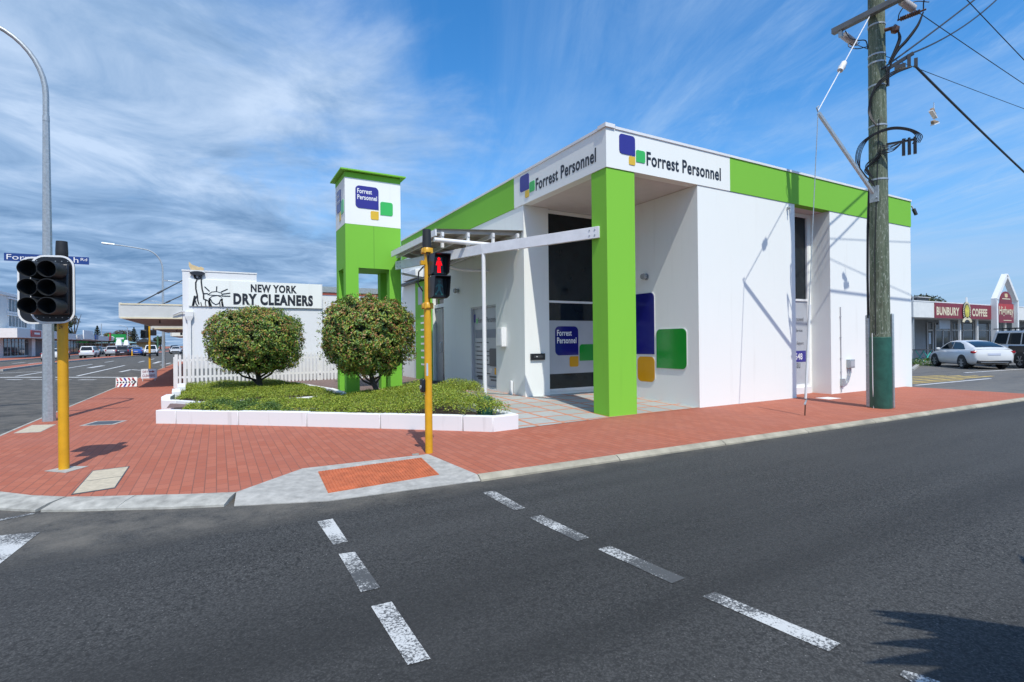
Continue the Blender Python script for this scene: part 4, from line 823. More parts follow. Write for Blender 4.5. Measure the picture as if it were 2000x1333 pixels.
b2 = thing('sandwich_board', (-9.80, 20.1, 0), 'white dry cleaners arrow board under the street awning', 'sign')
T2 = lambda u, v, d=0: Vector((-9.80+u, 20.1-d+.10*v, .12+v))
plate(T2, [(-.29, 0), (.29, 0), (.29, .42), (-.29, .42)], -.02, 0).build('front_panel', M_steelw, b2); plate(lambda u, v, d=0: Vector((-9.80+u, 20.36+d-.10*v, .12+v)), [(-.29, 0), (.29, 0), (.29, .42), (-.29, .42)], -.02, 0).build('rear_panel', M_steelw, b2)
for u in (-.25, .21):
    MB().bar((-9.80+u+.02, 20.08, 0), (-9.80+u+.02, 20.12, .14), .025, .025, (1, 0, 0)).build('foot', M_frame, b2)
text('lettering', 'DRY', T2, -.23, -.03, .25, .35, M_maroon, b2, bold=.02); text('lettering', 'CLEANERS', T2, -.24, .24, .07, .18, M_maroon, b2, bold=.02)
plate(T2, [(.0, .28), (.13, .28), (.13, .245), (.22, .30), (.13, .355), (.13, .32), (.0, .32)], .002, .006).build('arrow', M_maroon, b2, smooth=False)

# ------------------------------------------------------------------ street lamps
def street_lamp(loc, label, h=7.0):
    t = thing('street_lamp', loc, label, 'street lamp', 'galvanised street lamps along the left street', local=True)
    MB().lathe([(.118, 0), (.112, .5), (.085, 3.6), (.06, 6.5)], n=8).build('pole', M_galv, t, smooth=False)
    MB().lathe([(.062, 6.44), (.062, 6.56)], n=12).build('joint_sleeve', M_galv, t)
    arm = [(0, 0, 6.5), (0, 0, 7.0)]+[(-1.15*(1-math.cos(a)), 0, 7.0+1.35*math.sin(a)) for a in [R_(k) for k in range(8, 82, 8)]]+[(-1.6, 0, 8.42), (-2.3, 0, 8.5), (-2.75, 0, 8.53)]
    MB().tube(arm, [.055]*2+[.05]*9+[.042]*4 if False else [.055-.001*i for i in range(len(arm))], 10).build('arm', M_galv, t)
    hd = MB(); hd.add([(-2.7, -.09, 8.50), (-3.45, -.13, 8.55), (-3.45, .13, 8.55), (-2.7, .09, 8.50), (-2.7, -.07, 8.60), (-3.45, -.08, 8.65), (-3.45, .08, 8.65), (-2.7, .07, 8.60)], [(0, 1, 2, 3), (4, 7, 6, 5), (0, 4, 5, 1), (1, 5, 6, 2), (2, 6, 7, 3), (3, 7, 4, 0)])
    h_ = hd.build('lamp_head', M_galv, t, bev=.02); MB().box(-3.38, -2.95, -.09, .09, 8.525, 8.545).build('lens', M_lampg, h_)
    return t
sl1 = street_lamp((-10.27, 6.16, 0), 'tall galvanised street lamp behind the yellow traffic signal at left')
sl2 = dup(sl1); sl2.location = (-10.41, 36.0, 0); sl2['label'] = 'galvanised street lamp further up the left street beyond the awning'
ns = thing('street_name_sign', (-10.2, 6.0, 3.4), 'dark blue street name blade on the near street lamp', 'sign')
MB().box(-10.92, -9.54, 5.99, 6.01, 3.385, 3.545).build('blade', mat('name_sign_blue', (.015, .05, .22), .35), ns)
Tn = front(5.99); text('lettering', 'Forr', Tn, -10.88, -10.52, 3.415, 3.52, M_letw, ns, bold=.0); text('lettering', 'h', Tn, -9.80, -9.72, 3.415, 3.53, M_letw, ns); text('lettering', 'Rd', Tn, -9.68, -9.57, 3.46, 3.52, M_letw, ns)
MB().box(-10.40, -10.14, 6.012, 6.10, 3.42, 3.51).build('clamp', M_galv, ns)

# ------------------------------------------------------------------ traffic signals
def ring(r0, r1, y, n=28): return [(r0*math.cos(2*math.pi*k/n), y, r0*math.sin(2*math.pi*k/n)) for k in range(n)]
def visor(cx, cz, y0, ln, r=.108, n=28):
    mb = MB(); v = []
    for rr in (r, r-.006):
        for j in (0, 1):
            for k in range(n):
                a = 2*math.pi*k/n; s, c = math.sin(a), math.cos(a)
                d = ln*(1-.10*max(0, -s)) if j else 0
                v.append((cx+rr*c, y0-d, cz+rr*s))
    f = []
    for k in range(n):
        q = (k+1) % n; f += [(k, q, n+q, n+k), (2*n+k, 3*n+k, 3*n+q, 2*n+q), (n+k, n+q, 3*n+q, 3*n+k)]
    return mb.add(v, f)
def traffic_signal(loc, rotz, label, two=True):
    t = thing('traffic_signal', loc, label, 'traffic signal', rotz=rotz, local=True)
    MB().lathe([(.057, 0), (.057, 2.77)], n=24).build('post', M_yp, t)
    MB().lathe([(.062, 2.76), (.066, 2.77), (.066, 2.84), (.060, 2.97), (.0, 2.975)], n=24).build('post_cap', M_blackm, t)
    cx, z0, z1 = -.035, 1.895, 2.765
    def board(cx, w, y, nm='backboard'):
        T = front(y)
        b = plate(T, rrect(cx-w/2, cx+w/2, z0, z1, .15), .0, .012).build(nm, M_black, t)
        e = MB(); o = rrect(cx-w/2, cx+w/2, z0, z1, .15); i = rrect(cx-w/2+.022, cx+w/2-.022, z0+.022, z1-.022, .13); n = len(o)
        v = [T(*p, .0125) for p in o]+[T(*p, .0125) for p in i]+[T(*p, .016) for p in o]+[T(*p, .016) for p in i]
        f = []
        for k in range(n):
            q = (k+1) % n; f += [(2*n+k, 2*n+q, 3*n+q, 3*n+k), (k, n+k, n+q, q), (k, q, 2*n+q, 2*n+k), (n+k, 3*n+k, 3*n+q, n+q)]
        e.add(v, f).build('white_border', M_trim, b); return b
    b = board(cx, .47, -.13)
    sc = MB()
    for z in (z0+.075, z1-.075):
        for k in range(6): sc.cyl((cx-.165+.066*k, -.142, z), (cx-.165+.066*k, -.150, z), .006, n=6)
    sc.build('screws', M_galv, b)
    if two: board(cx-.235, .46, .06, 'rear_backboard')
    hs = MB(); hs.box(cx-.21, cx+.19, -.20, -.143, z0+.11, z1-.11); hs.build('housing', M_black, t, bev=.02)
    for i in (0, 1):
        for j in range(3):
            x = cx-.115+.196*i; z = 2.33+.226*(1-j)
            v = visor(x, z, -.20, .26, .103).build('visor', M_blackm, t)
            MB().lathe([(.098, 0), (.09, .012), (.0, .02)], n=24); MB().cyl((x, -.202, z), (x, -.208, z), .095, n=24).build('lens', M_glass, v)
    MB().box(-.07, .07, -.10, .07, 2.05, 2.10).box(-.07, .07, -.10, .07, 2.62, 2.67).build('bracket', M_yp, t)
    return t
ts = traffic_signal((-8.868, .292, 0), R_(-13), 'black six lamp traffic signal with white edged backboard on a yellow post at left')
text('lettering', '24', front(-.058), -.012, .028, 1.83, 1.88, M_ink, ts)
pk_ = thing('shadow_caster_palm', (-3.22, -9.36, ROAD), 'unseen spiky palm added outside the frame to cast the pointed shadow at lower right', 'shadow caster')  # unseen palm, added and shaped only for its shadow on the road
b_ = MB(); b_.tube([(-3.22, -9.36, ROAD-.1), (-3.22, -9.34, 1.2), (-3.23, -9.31, 2.2)], [.10, .075, .07], 10); b_.build('trunk', M_bark, pk_)
fr_ = MB(); rp = random.Random(5)
for k in range(40):
    a = R_(125+115*rp.random()) if k < 24 else R_(360*rp.random()); ln = rp.uniform(.9, 1.6); up = rp.uniform(-.15, .55); base = Vector((-3.23, -9.31, 2.2)); d = Vector((math.cos(a), math.sin(a), 0)); w_ = Vector((-d.y, d.x, 0)); row = []
    for t, ww in ((0, .05), (.35, .11), (.7, .075), (.9, .03), (1, .002)): row.append((base+d*ln*t+Vector((0, 0, up*t-.35*t*t)), ww))
    for (p, wa), (q, wb) in zip(row, row[1:]): fr_.add([p-w_*wa, p+w_*wa, q+w_*wb, q-w_*wb], [(0, 1, 2, 3)])
fr_.build('fronds', M_fol, pk_)

pg = thing('pedestrian_signal', (-4.455, -1.321, 0), 'pedestrian signal showing a red man on the yellow post beside the tactile pad', 'pedestrian signal', local=True)
MB().lathe([(.054, 0), (.054, 2.15)], n=24).build('post', M_yp, pg); MB().lathe([(.042, 2.15), (.042, 2.95)], n=24).build('upper_post', M_yp, pg)
for z in (2.10, 2.90):
    f = MB(); f.lathe([(.078, z), (.078, z+.045), (.06, z+.075), (.045, z+.075)], n=24)
    for k in range(4):
        a = R_(45+90*k); f.box(.075*math.cos(a)-.014, .075*math.cos(a)+.014, .075*math.sin(a)-.014, .075*math.sin(a)+.014, z-.012, z+.065)
    f.build('flange', M_yp, pg)
MB().lathe([(.064, 2.96), (.066, 3.0), (.060, 3.235), (.0, 3.245)], n=24).build('post_cap', M_blackm, pg)
MB().box(-.10, -.03, -.03, .03, 2.72, 2.78).build('bracket', M_yp, pg)
MB().tube([(-.03, -.05, 2.95), (-.015, -.06, 2.85), (0, -.07, 2.72)], .009).tube([(.02, -.05, 2.95), (.015, -.06, 2.82), (.03, -.07, 2.72)], .009).tube([(-.05, .0, 2.70), (-.12, .02, 2.62), (-.13, .03, 2.45), (-.06, .02, 2.34)], .011).build('cable', M_cable, pg)
hx0, hx1, hy = -.005, .235, -.17
for z0, z1, on in ((2.565, 2.86, 1), (2.235, 2.545, 0)):
    h = MB().box(hx0, hx1, hy, -.02, z0, z1).build('lantern', M_black, pg, bev=.012)
    w_ = MB(); w_.box(hx0, hx1, hy-.16, hy, z1-.012, z1); w_.add([(hx0, hy, z0), (hx0, hy-.10, z0+.03), (hx0, hy-.16, z1-.012), (hx0, hy, z1-.012), (hx0+.008, hy, z0), (hx0+.008, hy-.10, z0+.03), (hx0+.008, hy-.16, z1-.012), (hx0+.008, hy, z1-.012)], [(0, 1, 2, 3), (4, 7, 6, 5), (0, 4, 5, 1), (1, 5, 6, 2)])
    w_.add([(hx1-.008, hy, z0), (hx1-.008, hy-.10, z0+.03), (hx1-.008, hy-.16, z1-.012), (hx1-.008, hy, z1-.012), (hx1, hy, z0), (hx1, hy-.10, z0+.03), (hx1, hy-.16, z1-.012), (hx1, hy, z1-.012)], [(0, 1, 2, 3), (4, 7, 6, 5), (0, 4, 5, 1), (1, 5, 6, 2)])
    w_.build('hood', M_black, h, smooth=False)
    MB().box(hx0+.02, hx1-.02, hy-.004, hy, z0+.02, z1-.03).build('lens', M_glass, h)
    Tm = front(hy-.005); c = (hx0+hx1)/2; zc = (z0+z1)/2-.01
    man = MB(); man.extr([Tm(c+.022*math.cos(k*math.pi/8), zc+.092+.022*math.sin(k*math.pi/8)) for k in range(16)], (0, -.003, 0))
    body = [(-.03, .065), (.03, .065), (.048, .0), (.036, -.005), (.022, .03), (.022, -.03), (.026, -.105), (.004, -.105), (0, -.045), (-.004, -.105), (-.026, -.105), (-.022, -.03), (-.022, .03), (-.036, -.005), (-.048, .0)] if on else \
           [(-.015, .065), (.03, .06), (.06, .01), (.05, .0), (.022, .03), (.02, -.02), (.055, -.095), (.035, -.105), (0, -.035), (-.05, -.105), (-.065, -.09), (-.018, -.02), (-.018, .03), (-.05, .0), (-.055, .015)]
    man.extr([Tm(c+a, zc+b) for a, b in body], (0, -.003, 0)).build('red_man' if on else 'green_man', emis('red_lamp_figure', (1, .0, .004), .62) if on else mat('unlit_green_figure', (.02, .14, .13), .3), h, smooth=False)
bt = MB().box(-.115, -.055, -.055, .055, .88, 1.08).build('push_button_box', M_black, pg, bev=.02); MB().cyl((-.115, 0, .96), (-.125, 0, .96), .028).build('push_button', M_galv, bt)
MB().add([(-.052*math.cos(a)-.0, -.052*math.sin(a)*1.0-.003, z) for z in (1.12, 1.30) for a in [R_(20+12*k) for k in range(5)]], [(k, k+1, k+6, k+5) for k in range(4)]).build('sticker', mat('sticker_blue', (.45, .55, .66), .4), pg)
# small signal further up the street
fs = thing('traffic_signal', (-10.66, 29.85, 0), 'distant black traffic signal on a yellow post by the awning', 'traffic signal', local=True)
MB().lathe([(.06, 0), (.06, 2.95)], n=12).build('post', M_yp, fs); MB().lathe([(.063, .95), (.063, 1.15)], n=12).box(-.05, .05, -.12, .0, .92, 1.08).build('push_button_box', M_blackm, fs)
MB().box(-.42, -.05, -.2, .1, 2.05, 2.55).box(-.25, -.05, -.12, .1, 2.55, 2.95).build('lantern', M_black, fs, bev=.03); MB().box(.05, .35, -.1, .15, 2.2, 2.55).box(.15, .3, -.1, .1, 2.5, 2.7).build('side_lantern', M_black, fs, bev=.03)
MB().cyl((-.33, -.2, 2.42), (-.33, -.42, 2.40), .11, n=16, caps=False).cyl((-.33, -.2, 2.16), (-.33, -.42, 2.14), .11, n=16, caps=False).build('visor', M_black, fs)

# ------------------------------------------------------------------ power pole, stay and cables
PX, PY = 6.03, -2.27
pp = thing('power_pole', (PX, PY, 0), 'weathered timber power pole with green wrapped base at the kerb', 'power pole', local=True)
prof = [(.205, -.1), (.20, 1.0), (.19, 3), (.178, 6), (.165, 8.5), (.155, 11.2)]
MB().lathe(prof, n=32).build('pole', M_pole, pp)
MB().lathe([(.212, 0), (.216, .03), (.214, 1.6), (.205, 1.61)], n=32).build('base_wrap', M_hdpe, pp)
gd = MB(); gd.frame((-.10, .205, 1.06), (1, 0, 0), (0, 1, 0), (0, 0, 1), .028, .05, 1.06); gd.build('cable_guard', M_galv, pp, bev=.02)
gd = MB(); gd.frame((.13, -.19, 1.07), (1, 0, 0), (0, 1, 0), (0, 0, 1), .03, .03, 1.07); gd.build('cable_guard', M_galv, pp, bev=.02)
cb = MB(); cb.tube([(-.11, .19, 2.05), (-.12, .19, 3.0), (-.11, .18, 4.1), (-.13, .12, 5.2)], .026); cb.tube([(.215, -.02, 2.1), (.205, -.03, 2.5), (.20, .05, 3.0)], .018); cb.tube([(-.20, -.0, 1.66), (-.19, .0, 3.5), (-.17, -.06, 5.2), (-.15, -.10, 6.5)], .010); cb.build('riser_cable', M_cable, pp)
MB().tube([(-.205, .05, .0), (-.19, .06, .15), (-.215, .06, .5), (-.215, .06, 1.7)], .009).build('earth_wire', M_trim, pp)
MB().add([(.205*math.cos(a)+.0, .217*math.sin(a), z) for z in (1.33, 1.72) for a in [R_(-48+5*k) for k in range(4)]], [(k, k+1, k+5, k+4) for k in range(3)]).build('sticker', M_trim, pp)
MB().add([(.219*math.cos(a), .219*math.sin(a), z) for z in (1.20, 1.38) for a in [R_(-52+5*k) for k in range(5)]], [(k, k+1, k+6, k+5) for k in range(4)]).build('sticker', mat('sticker_orange', (.6, .3, .12), .5), pp)
# cross arm along Y with strain insulators
xa = MB(); xa.box(-.30, -.17, -1.05, .84, 8.86, 8.99); xa.build('cross_arm', mat('arm_steel', (.17, .17, .165), .5, .4, var=.2), pp, bev=.008)
def insul(p, d, n, r, ln, m, nm='insulator'):
    p, d = Vector(p), Vector(d).normalized(); mb = MB(); mb.cyl(p, p+d*.06, .02); q = p+d*.05; st = ln/n
    for k in range(n): mb.cyl(q+d*st*k, q+d*(st*k+st*.55), r*.75, r, n=16); mb.cyl(q+d*(st*k+st*.55), q+d*(st*k+st), r, r*.7, n=16)
    mb.cyl(q+d*ln, q+d*(ln+.1), .02); mb.build(nm, m, pp); return q+d*(ln+.1)
e1 = insul((-.17, .66, 8.80), (1, -.03, -.16), 8, .085, .48, M_porc); e2 = insul((-.17, -.55, 8.92), (1, -.05, -.10), 7, .085, .48, M_porc); e3 = insul((-.17, -.95, 9.2), (1, -.05, -.05), 7, .085, .48, M_porc)
MB().box(-.26, -.19, .62, .70, 8.72, 8.86).build('shackle', M_galv, pp)
def H(r, z, f=.20):      # r to the right, f towards the street corner, both from the pole's axis
    return (.43*r-.90*f, -.90*r-.43*f, z)
def arcs(pts):
    """smooth curve through the points (Catmull-Rom)"""
    P = [Vector(p) for p in pts]; P = [P[0]*2-P[1]]+P+[P[-1]*2-P[-2]]; out = []
    for a, b, c, d in zip(P, P[1:], P[2:], P[3:]):
        for k in range(6):
            t = k/6; out.append(.5*((2*b)+(c-a)*t+(2*a-5*b+4*c-d)*t*t+(3*b-a-3*c+d)*t**3))
    return out+[P[-2]]
AR, AF = Vector((.43, -.90, 0)), Vector((-.90, -.43, 0))
fz = MB(); fz.cyl(H(.12, 8.52, .05), H(.30, 8.52, .05), .04); fz.lathe([(.02, 8.38), (.08, 8.42), (.09, 8.50), (.02, 8.58)], H(.34, 0, .05), 14); fz.build('fuse_mount', M_brown, pp)
insul(H(.38, 8.66, .05), Vector((.43, -.90, .12)), 9, .055, .36, M_brown, 'fuse_insulator')
cb = MB(); cb.tube(arcs([H(.84, 8.68, .05), H(.74, 8.42, .05), H(.55, 8.16, .06), H(.38, 7.98, .07), H(.25, 7.7, .08), H(.20, 7.3, .08)]), [.014+.02*math.sin(math.pi*min(1, k/26)) for k in range(31)])
cb.tube(arcs([H(.40, 8.40, .05), H(.42, 8.24, .05), H(.36, 8.05, .06), H(.22, 7.75, .08)]), [.018+.02*math.sin(math.pi*k/18) for k in range(19)])
cb.tube(arcs([H(.40, 8.68, .05), H(.42, 8.80, .05), H(.52, 8.92, .05), H(.72, 8.98, .0), H(.95, 8.93, -.1)]), .011); cb.tube(arcs([H(.84, 8.72, .05), H(.86, 8.95, .05), H(1.0, 9.18, .0), H(1.3, 9.34, -.1), H(1.8, 9.36, -.3)]), .013)
cb.tube(arcs([(-.24, .55, 8.80), (-.26, .44, 8.58), (-.22, .30, 8.46), (-.15, .16, 8.40), (-.14, .12, 8.2)]), .012); cb.tube(arcs([(.3, .52, 8.66), (.05, .45, 8.50), (-.16, .42, 8.42), (-.26, .46, 8.46), (-.30, .44, 8.36), (-.20, .32, 8.28), (-.14, .14, 8.25)]), .011); cb.build('jumper_cable', M_cable, pp)
cb = MB()
for z, r in ((8.66, .166), (7.98, .169), (7.80, .17), (7.28, .172), (6.37, .176), (5.15, .181)): cb.lathe([(r, z), (r+.008, z+.005), (r+.008, z+.04), (r, z+.045)], n=28)
cb.build('strap', M_galv, pp)
br = MB(); br.bar(H(.16, 7.62, .05), H(.66, 7.84, .05), .05, .07); br.bar(H(.19, 7.25, .05), H(.19, 7.68, .05), .05, .06); br.frame(H(.58, 7.70, .05), AR, AF, (0, 0, 1), .032, .045, .13); br.frame(H(.70, 7.62, .05), AR, AF, (0, 0, 1), .032, .05, .085); br.frame(H(.42, 7.62, .05), AR, AF, (0, 0, 1), .10, .04, .04); br.build('cable_bracket', M_dkframe, pp)
cb = MB()
for o in (0, .03, .06): cb.tube(arcs([H(.62, 7.52, .12), H(.34, 7.50-o, .18), H(.06, 7.36-o*1.3, .21), H(-.10+o*.3, 7.10, .20), H(-.165+o*.5, 6.80, .14), H(-.14+o*.5, 6.58, .17), H(-.02, 6.36, .20)]), .015)
cb.build('drop_cable', M_cable, pp)
cb = MB(); r2 = random.Random(3)
for k in range(13):
    w_ = r2.uniform(-.06, .06); q_ = .022*k
    cb.tube(arcs([H(-.06-.008*k, 5.0+.03*k, .19), H(-.26-.012*k, 5.35+w_, .17), H(-.42+q_*.9, 5.66+w_, .14), H(-.36+q_, 5.98-q_*.4, .19), H(-.10, 6.17-q_*.5, .25), H(.24, 6.24-q_*.6, .27), H(.56-q_*.2, 6.14-q_*.5, .26), H(.78-q_*1.2, 5.95, .24), H(.74-q_*1.4, 5.80, .22)] if k < 5 else
            [H(-.10, 5.2, .19), H(-.30+q_*.4, 5.45+w_, .18), H(-.22+q_, 5.62+w_, .21), H(.05, 5.68+.03*(k-5), .24), H(.28, 5.78+w_, .25), H(.50, 5.94, .24)]), .0085, 6)
cb.build('cable_coil', M_cable, pp)
fb = MB()
for k in range(3): fb.frame(H(.46+.10*k, 5.72, .22), AR, AF, (0, 0, 1), .030, .03, .14); fb.cyl(H(.46+.10*k, 5.86, .22), H(.46+.10*k, 5.95, .22), .026)
fb.frame(H(.42, 5.90, .20), AR, AF, (0, 0, 1), .27, .022, .022); fb.build('fuse_block', M_black, pp)
# strut
sp = MB(); sp.bar((-.16, .02, 4.86), (-2.08, .13, 6.33), .055, .065); sp.build('stay_strut', M_galv, pp); MB().box(-.20, -.13, -.09, .09, 4.66, 5.02).cyl((-.2, -.05, 4.75), (-.25, -.05, 4.75), .025).cyl((-.2, .05, 4.92), (-.25, .05, 4.92), .025).build('strut_plate', M_galv, pp)
tip = Vector((PX-2.10, PY+.13, 6.38)); anc = Vector((3.486, -2.05, 0)); ptop = Vector((PX-.15, PY, 9.0))
gw = thing('guy_wire', tuple(anc), 'steel guy wire from the pole top over its strut to the paving', 'guy wire')
MB().cyl(tip, ptop, .011, n=6).build('upper_wire', M_trim, gw); MB().cyl(anc+Vector((0, 0, .35)), tip, .009, n=6).build('lower_wire', M_galv, gw)
m_ = tip.lerp(ptop, .42); d = (ptop-tip).normalized(); MB().cyl(m_-d*.12, m_+d*.12, .06, n=12).cyl(m_-d*.12, m_-d*.02, .05, .075, n=12).build('stay_insulator', M_trim, gw)
g0, g1 = anc.lerp(tip, .055), anc.lerp(tip, .36); MB().cyl(g0, g1, .024, n=10).build('guard_pipe', M_trim, gw)
MB().cyl(anc, anc.lerp(tip, .04), .014, n=8).build('anchor_rod', mat('rust', (.12, .05, .03), .8, var=.3), gw); MB().tube([anc.lerp(tip, .035)+Vector((-.03, 0, 0)), anc.lerp(tip, .05)+Vector((.03, 0, 0)), anc.lerp(tip, .06)+Vector((0, 0, 0))], .018).build('turnbuckle', M_galv, gw)
MB().tube([tip+Vector((-.01, 0, -.02)), tip+Vector((-.05, 0, .05)), tip+Vector((.02, 0, .10))], .015).build('shackle', M_galv, gw)
def cable(name, a, b, ext, sag, r, label, n=24, cat='overhead cable', group=None):
    a, b = Vector(a), Vector(b); e = a+(b-a)*ext; pts = [a.lerp(e, i/n)-Vector((0, 0, sag*4*(i/n)*(1-i/n))) for i in range(n+1)]
    return tag(MB().tube(pts, r, 6).build(name, M_cable), label, cat, group)
off_ = Vector((PX, PY, 0))
cable('overhead_cable', off_+e2, (13.41, -2.63, 9.03), 4.5, .15, .010, 'power line leaving the right hand pale insulator near the pole top')
cable('overhead_cable', off_+Vector((.9, -1.1, 9.25)), (10.06, -3.4, 8.75), 6, .1, .010, 'topmost power line at the right edge of the sky')
cable('overhead_cable', off_+e1, (16.27, -1.75, 9.27), 3, .1, .009, 'thin power line lowest of the three beside the pole top')
cable('overhead_cable', off_+Vector(H(.68, 7.56, .05)), (14.13, -2.4, 6.66), 2.2, .12, .026, 'thick black service cable with hanging shoes')
cable('overhead_cable', off_+Vector(H(.10, 7.62, .17)), (10.12, -2.5, 10.43), 3, .15, .022, 'upper of two thick black cables rising from the pole at upper right')
cable('overhead_cable', off_+Vector(H(.60, 7.84, .05)), (10.27, -2.5, 10.40), 3, .55, .020, 'lower sagging thick black cable rising from the pole at upper right')
shs = thing('hanging_shoes', (8.4, -2.4, 7.0), 'pair of worn shoes hanging from the thick black cable', 'shoes')
for k, (dx, dz, ry) in enumerate(((.0, .0, .5), (.10, -.22, -.35))):
    mb = MB(); 
    for s0, s1, ht in ((-.13, -.02, .09), (-.02, .07, .06), (.07, .14, .04)): mb.box(s0, s1, -.04, .04, .02, .02+ht)
    v = [Vector(p) for p in mb.v]; rm = Matrix.Rotation(ry, 3, 'Y'); base = Vector((8.37+dx, -2.40, 7.10+dz)); mb.v = [tuple(base+rm@p) for p in v]
    sh_ = mb.build('shoe', mat('shoe_tan', (.30, .22, .15), .8) if k == 0 else MATS['shoe_tan'], shs, bev=.02)
    m2 = MB().box(-.14, .145, -.045, .045, -.005, .02); m2.v = [tuple(base+rm@Vector(p)) for p in m2.v]; m2.build('sole', M_trim, sh_)
MB().tube([(8.40, -2.4, 7.15), (8.42, -2.4, 7.42), (8.47, -2.4, 6.95)], .006).build('lace', M_trim, shs)

# ------------------------------------------------------------------ vehicles (x forward, y left, z up)
def loft(stations, name, m, parent, cap=True):
    mb = MB(); rows = []
    for x, w, zb, zt in stations:
        h = zt-zb; half = [(0, zb), (w*.80, zb), (w*.95, zb+.10), (w, zb+h*.42), (w*.985, zb+h*.68), (w*.94, zt-.05), (w*.86, zt-.008), (w*.45, zt+.012), (0, zt+.018)]
        rows.append([(x, y, z) for y, z in half]+[(x, -y, z) for y, z in half[-2:0:-1]])
    k = len(rows[0]); mb.v = [p for r in rows for p in r]
    mb.f = [(i*k+j, i*k+(j+1) % k, (i+1)*k+(j+1) % k, (i+1)*k+j) for i in range(len(rows)-1) for j in range(k)]+[tuple(range(k)), tuple(range((len(rows)-1)*k, len(rows)*k))]
    o = mb.build(name, m, parent); o.data.set_sharp_from_angle(angle=R_(50)); return o
PAINT = {}
def paint(col):
    if col not in PAINT: PAINT[col] = mat('car_paint_%d' % len(PAINT), col, .3, var=.05, coat=.7)
    return PAINT[col]
def car(loc, heading, col, label, kind='sedan', L=4.55, W=1.8, group=None, cat='car', plate_txt=None):
    t = thing({'ute': 'utility_truck', 'four': 'four_wheel_drive'}.get(kind, 'parked_car'), loc, label, cat, group, heading, True); P = paint(col); hw = W/2; h = L/2
    if kind == 'sedan':
        st = [(-h, hw*.80, .42, .80), (-h+.06, hw*.90, .30, .98), (-h+.35, hw*.97, .24, 1.03), (-1.2, hw, .2, .99), (0, hw, .19, .95), (.85, hw, .19, .93), (1.5, hw*.985, .21, .86), (h-.25, hw*.92, .25, .74), (h-.04, hw*.80, .32, .62), (h, hw*.7, .40, .54)]
        cb_ = (-h+.42, 1.08, -.95, .30, 1.0, .93, 1.44); wx = 1.33; wr = .33
    elif kind == 'suv':
        st = [(-h, hw*.86, .42, .98), (-h+.05, hw*.93, .34, 1.04), (-1.3, hw, .24, 1.05), (0, hw, .24, 1.02), (.95, hw, .24, 1.02), (1.6, hw*.97, .27, .96), (h-.15, hw*.9, .32, .84), (h, hw*.78, .40, .68)]
        cb_ = (-h+.03, 1.15, -h+.28, .35, 1.02, 1.0, 1.68); wx = 1.34; wr = .36
    elif kind == 'four':
        st = [(-h, hw*.97, .55, 1.20), (-h+.03, hw, .50, 1.22), (0, hw, .48, 1.20), (1.0, hw, .48, 1.18), (1.15, hw*.93, .5, 1.16), (h-.1, hw*.88, .52, 1.08), (h, hw*.84, .58, .98)]
        cb_ = (-h+.01, 1.25, -h+.06, .80, 1.16, 1.16, 1.92); wx = 1.42; wr = .40
    else:
        st = [(-h, hw*.94, .50, 1.02), (-h+.03, hw*.97, .46, 1.04), (-.55, hw*.97, .42, 1.04), (-.5, hw, .40, 1.08), (.95, hw, .40, 1.08), (1.7, hw*.98, .42, 1.02), (h-.15, hw*.92, .45, .92), (h, hw*.82, .52, .78)]
        cb_ = (-.55, 1.25, -.40, .45, 1.05, 1.02, 1.74); wx = 1.5; wr = .38
    body = loft(st, 'body', P, t)
    bx0, bx1, rx0, rx1, zb, zb2, zr = cb_; wb, wt = hw*.90, hw*.70 if kind != 'four' else hw*.86
    if kind == 'sedan':
        zlow, zhi = .90, 1.43; yw = lambda z: wb+(hw*.66-wb)*min(max((z-zlow)/(zhi-zlow), 0), 1.05)
        roof = [(-h+.10, 1.00), (-h+.55, 1.16), (-1.15, 1.33), (-.65, 1.415), (-.1, 1.44), (.32, 1.40), (.62, 1.28), (1.18, .95)]
        mb = MB(); rows = []
        for x, z in roof: rows.append([(x, -wb, zlow), (x, -yw(z-.03), z-.035), (x, -yw(z)*.82, z), (x, 0, z+.015), (x, yw(z)*.82, z), (x, yw(z-.03), z-.035), (x, wb, zlow)])
        k = 7; mb.v = [p for r in rows for p in r]; mb.f = [(a*k+b, a*k+b+1, (a+1)*k+b+1, (a+1)*k+b) for a in range(len(rows)-1) for b in range(k-1)]
        mb.build('cabin', P, t).data.set_sharp_from_angle(angle=R_(60))
        rz_ = lambda x: float(np.interp(x, [p[0] for p in roof], [p[1] for p in roof]))
        def strip(xs, f, nm):
            g = MB(); v = []
            for x in xs:
                z = rz_(x); w_ = yw(z)*f; v += [(x, -w_, z+.006), (x, -w_*.5, z+.018), (x, 0, z+.024), (x, w_*.5, z+.018), (x, w_, z+.006)]
            g.add(v, [(a*5+b, a*5+b+1, a*5+b+6, a*5+b+5) for a in range(len(xs)-1) for b in range(4)]); g.build(nm, M_glass, t)
        strip((-h+.34, -h+.55, -1.15, -.92), .80, 'rear_window'); strip((.50, .62, 1.10), .84, 'windscreen')
        for sy in (-1, 1):
            for pts in ([(-1.42, .985), (-.22, .985), (-.22, 1.365), (-.70, 1.345), (-1.10, 1.235)], [(-.16, .985), (.92, .985), (.50, 1.25), (.26, 1.345), (-.16, 1.365)]):
                MB().extr([(x, sy*(yw(z)+.010), z) for x, z in pts], (0, -sy*.02, 0)).build('side_window', M_glass, t)
    else:
        c = MB(); bot = [(bx0, -wb, zb-.06), (bx1, -wb, zb2-.06), (bx1, wb, zb2-.06), (bx0, wb, zb-.06)]; top = [(rx0, -wt, zr-.03), (rx1, -wt, zr-.02), (rx1, wt, zr-.02), (rx0, wt, zr-.03)]
        mid = [((rx0+rx1)/2, -wt, zr), ((rx0+rx1)/2, wt, zr)]
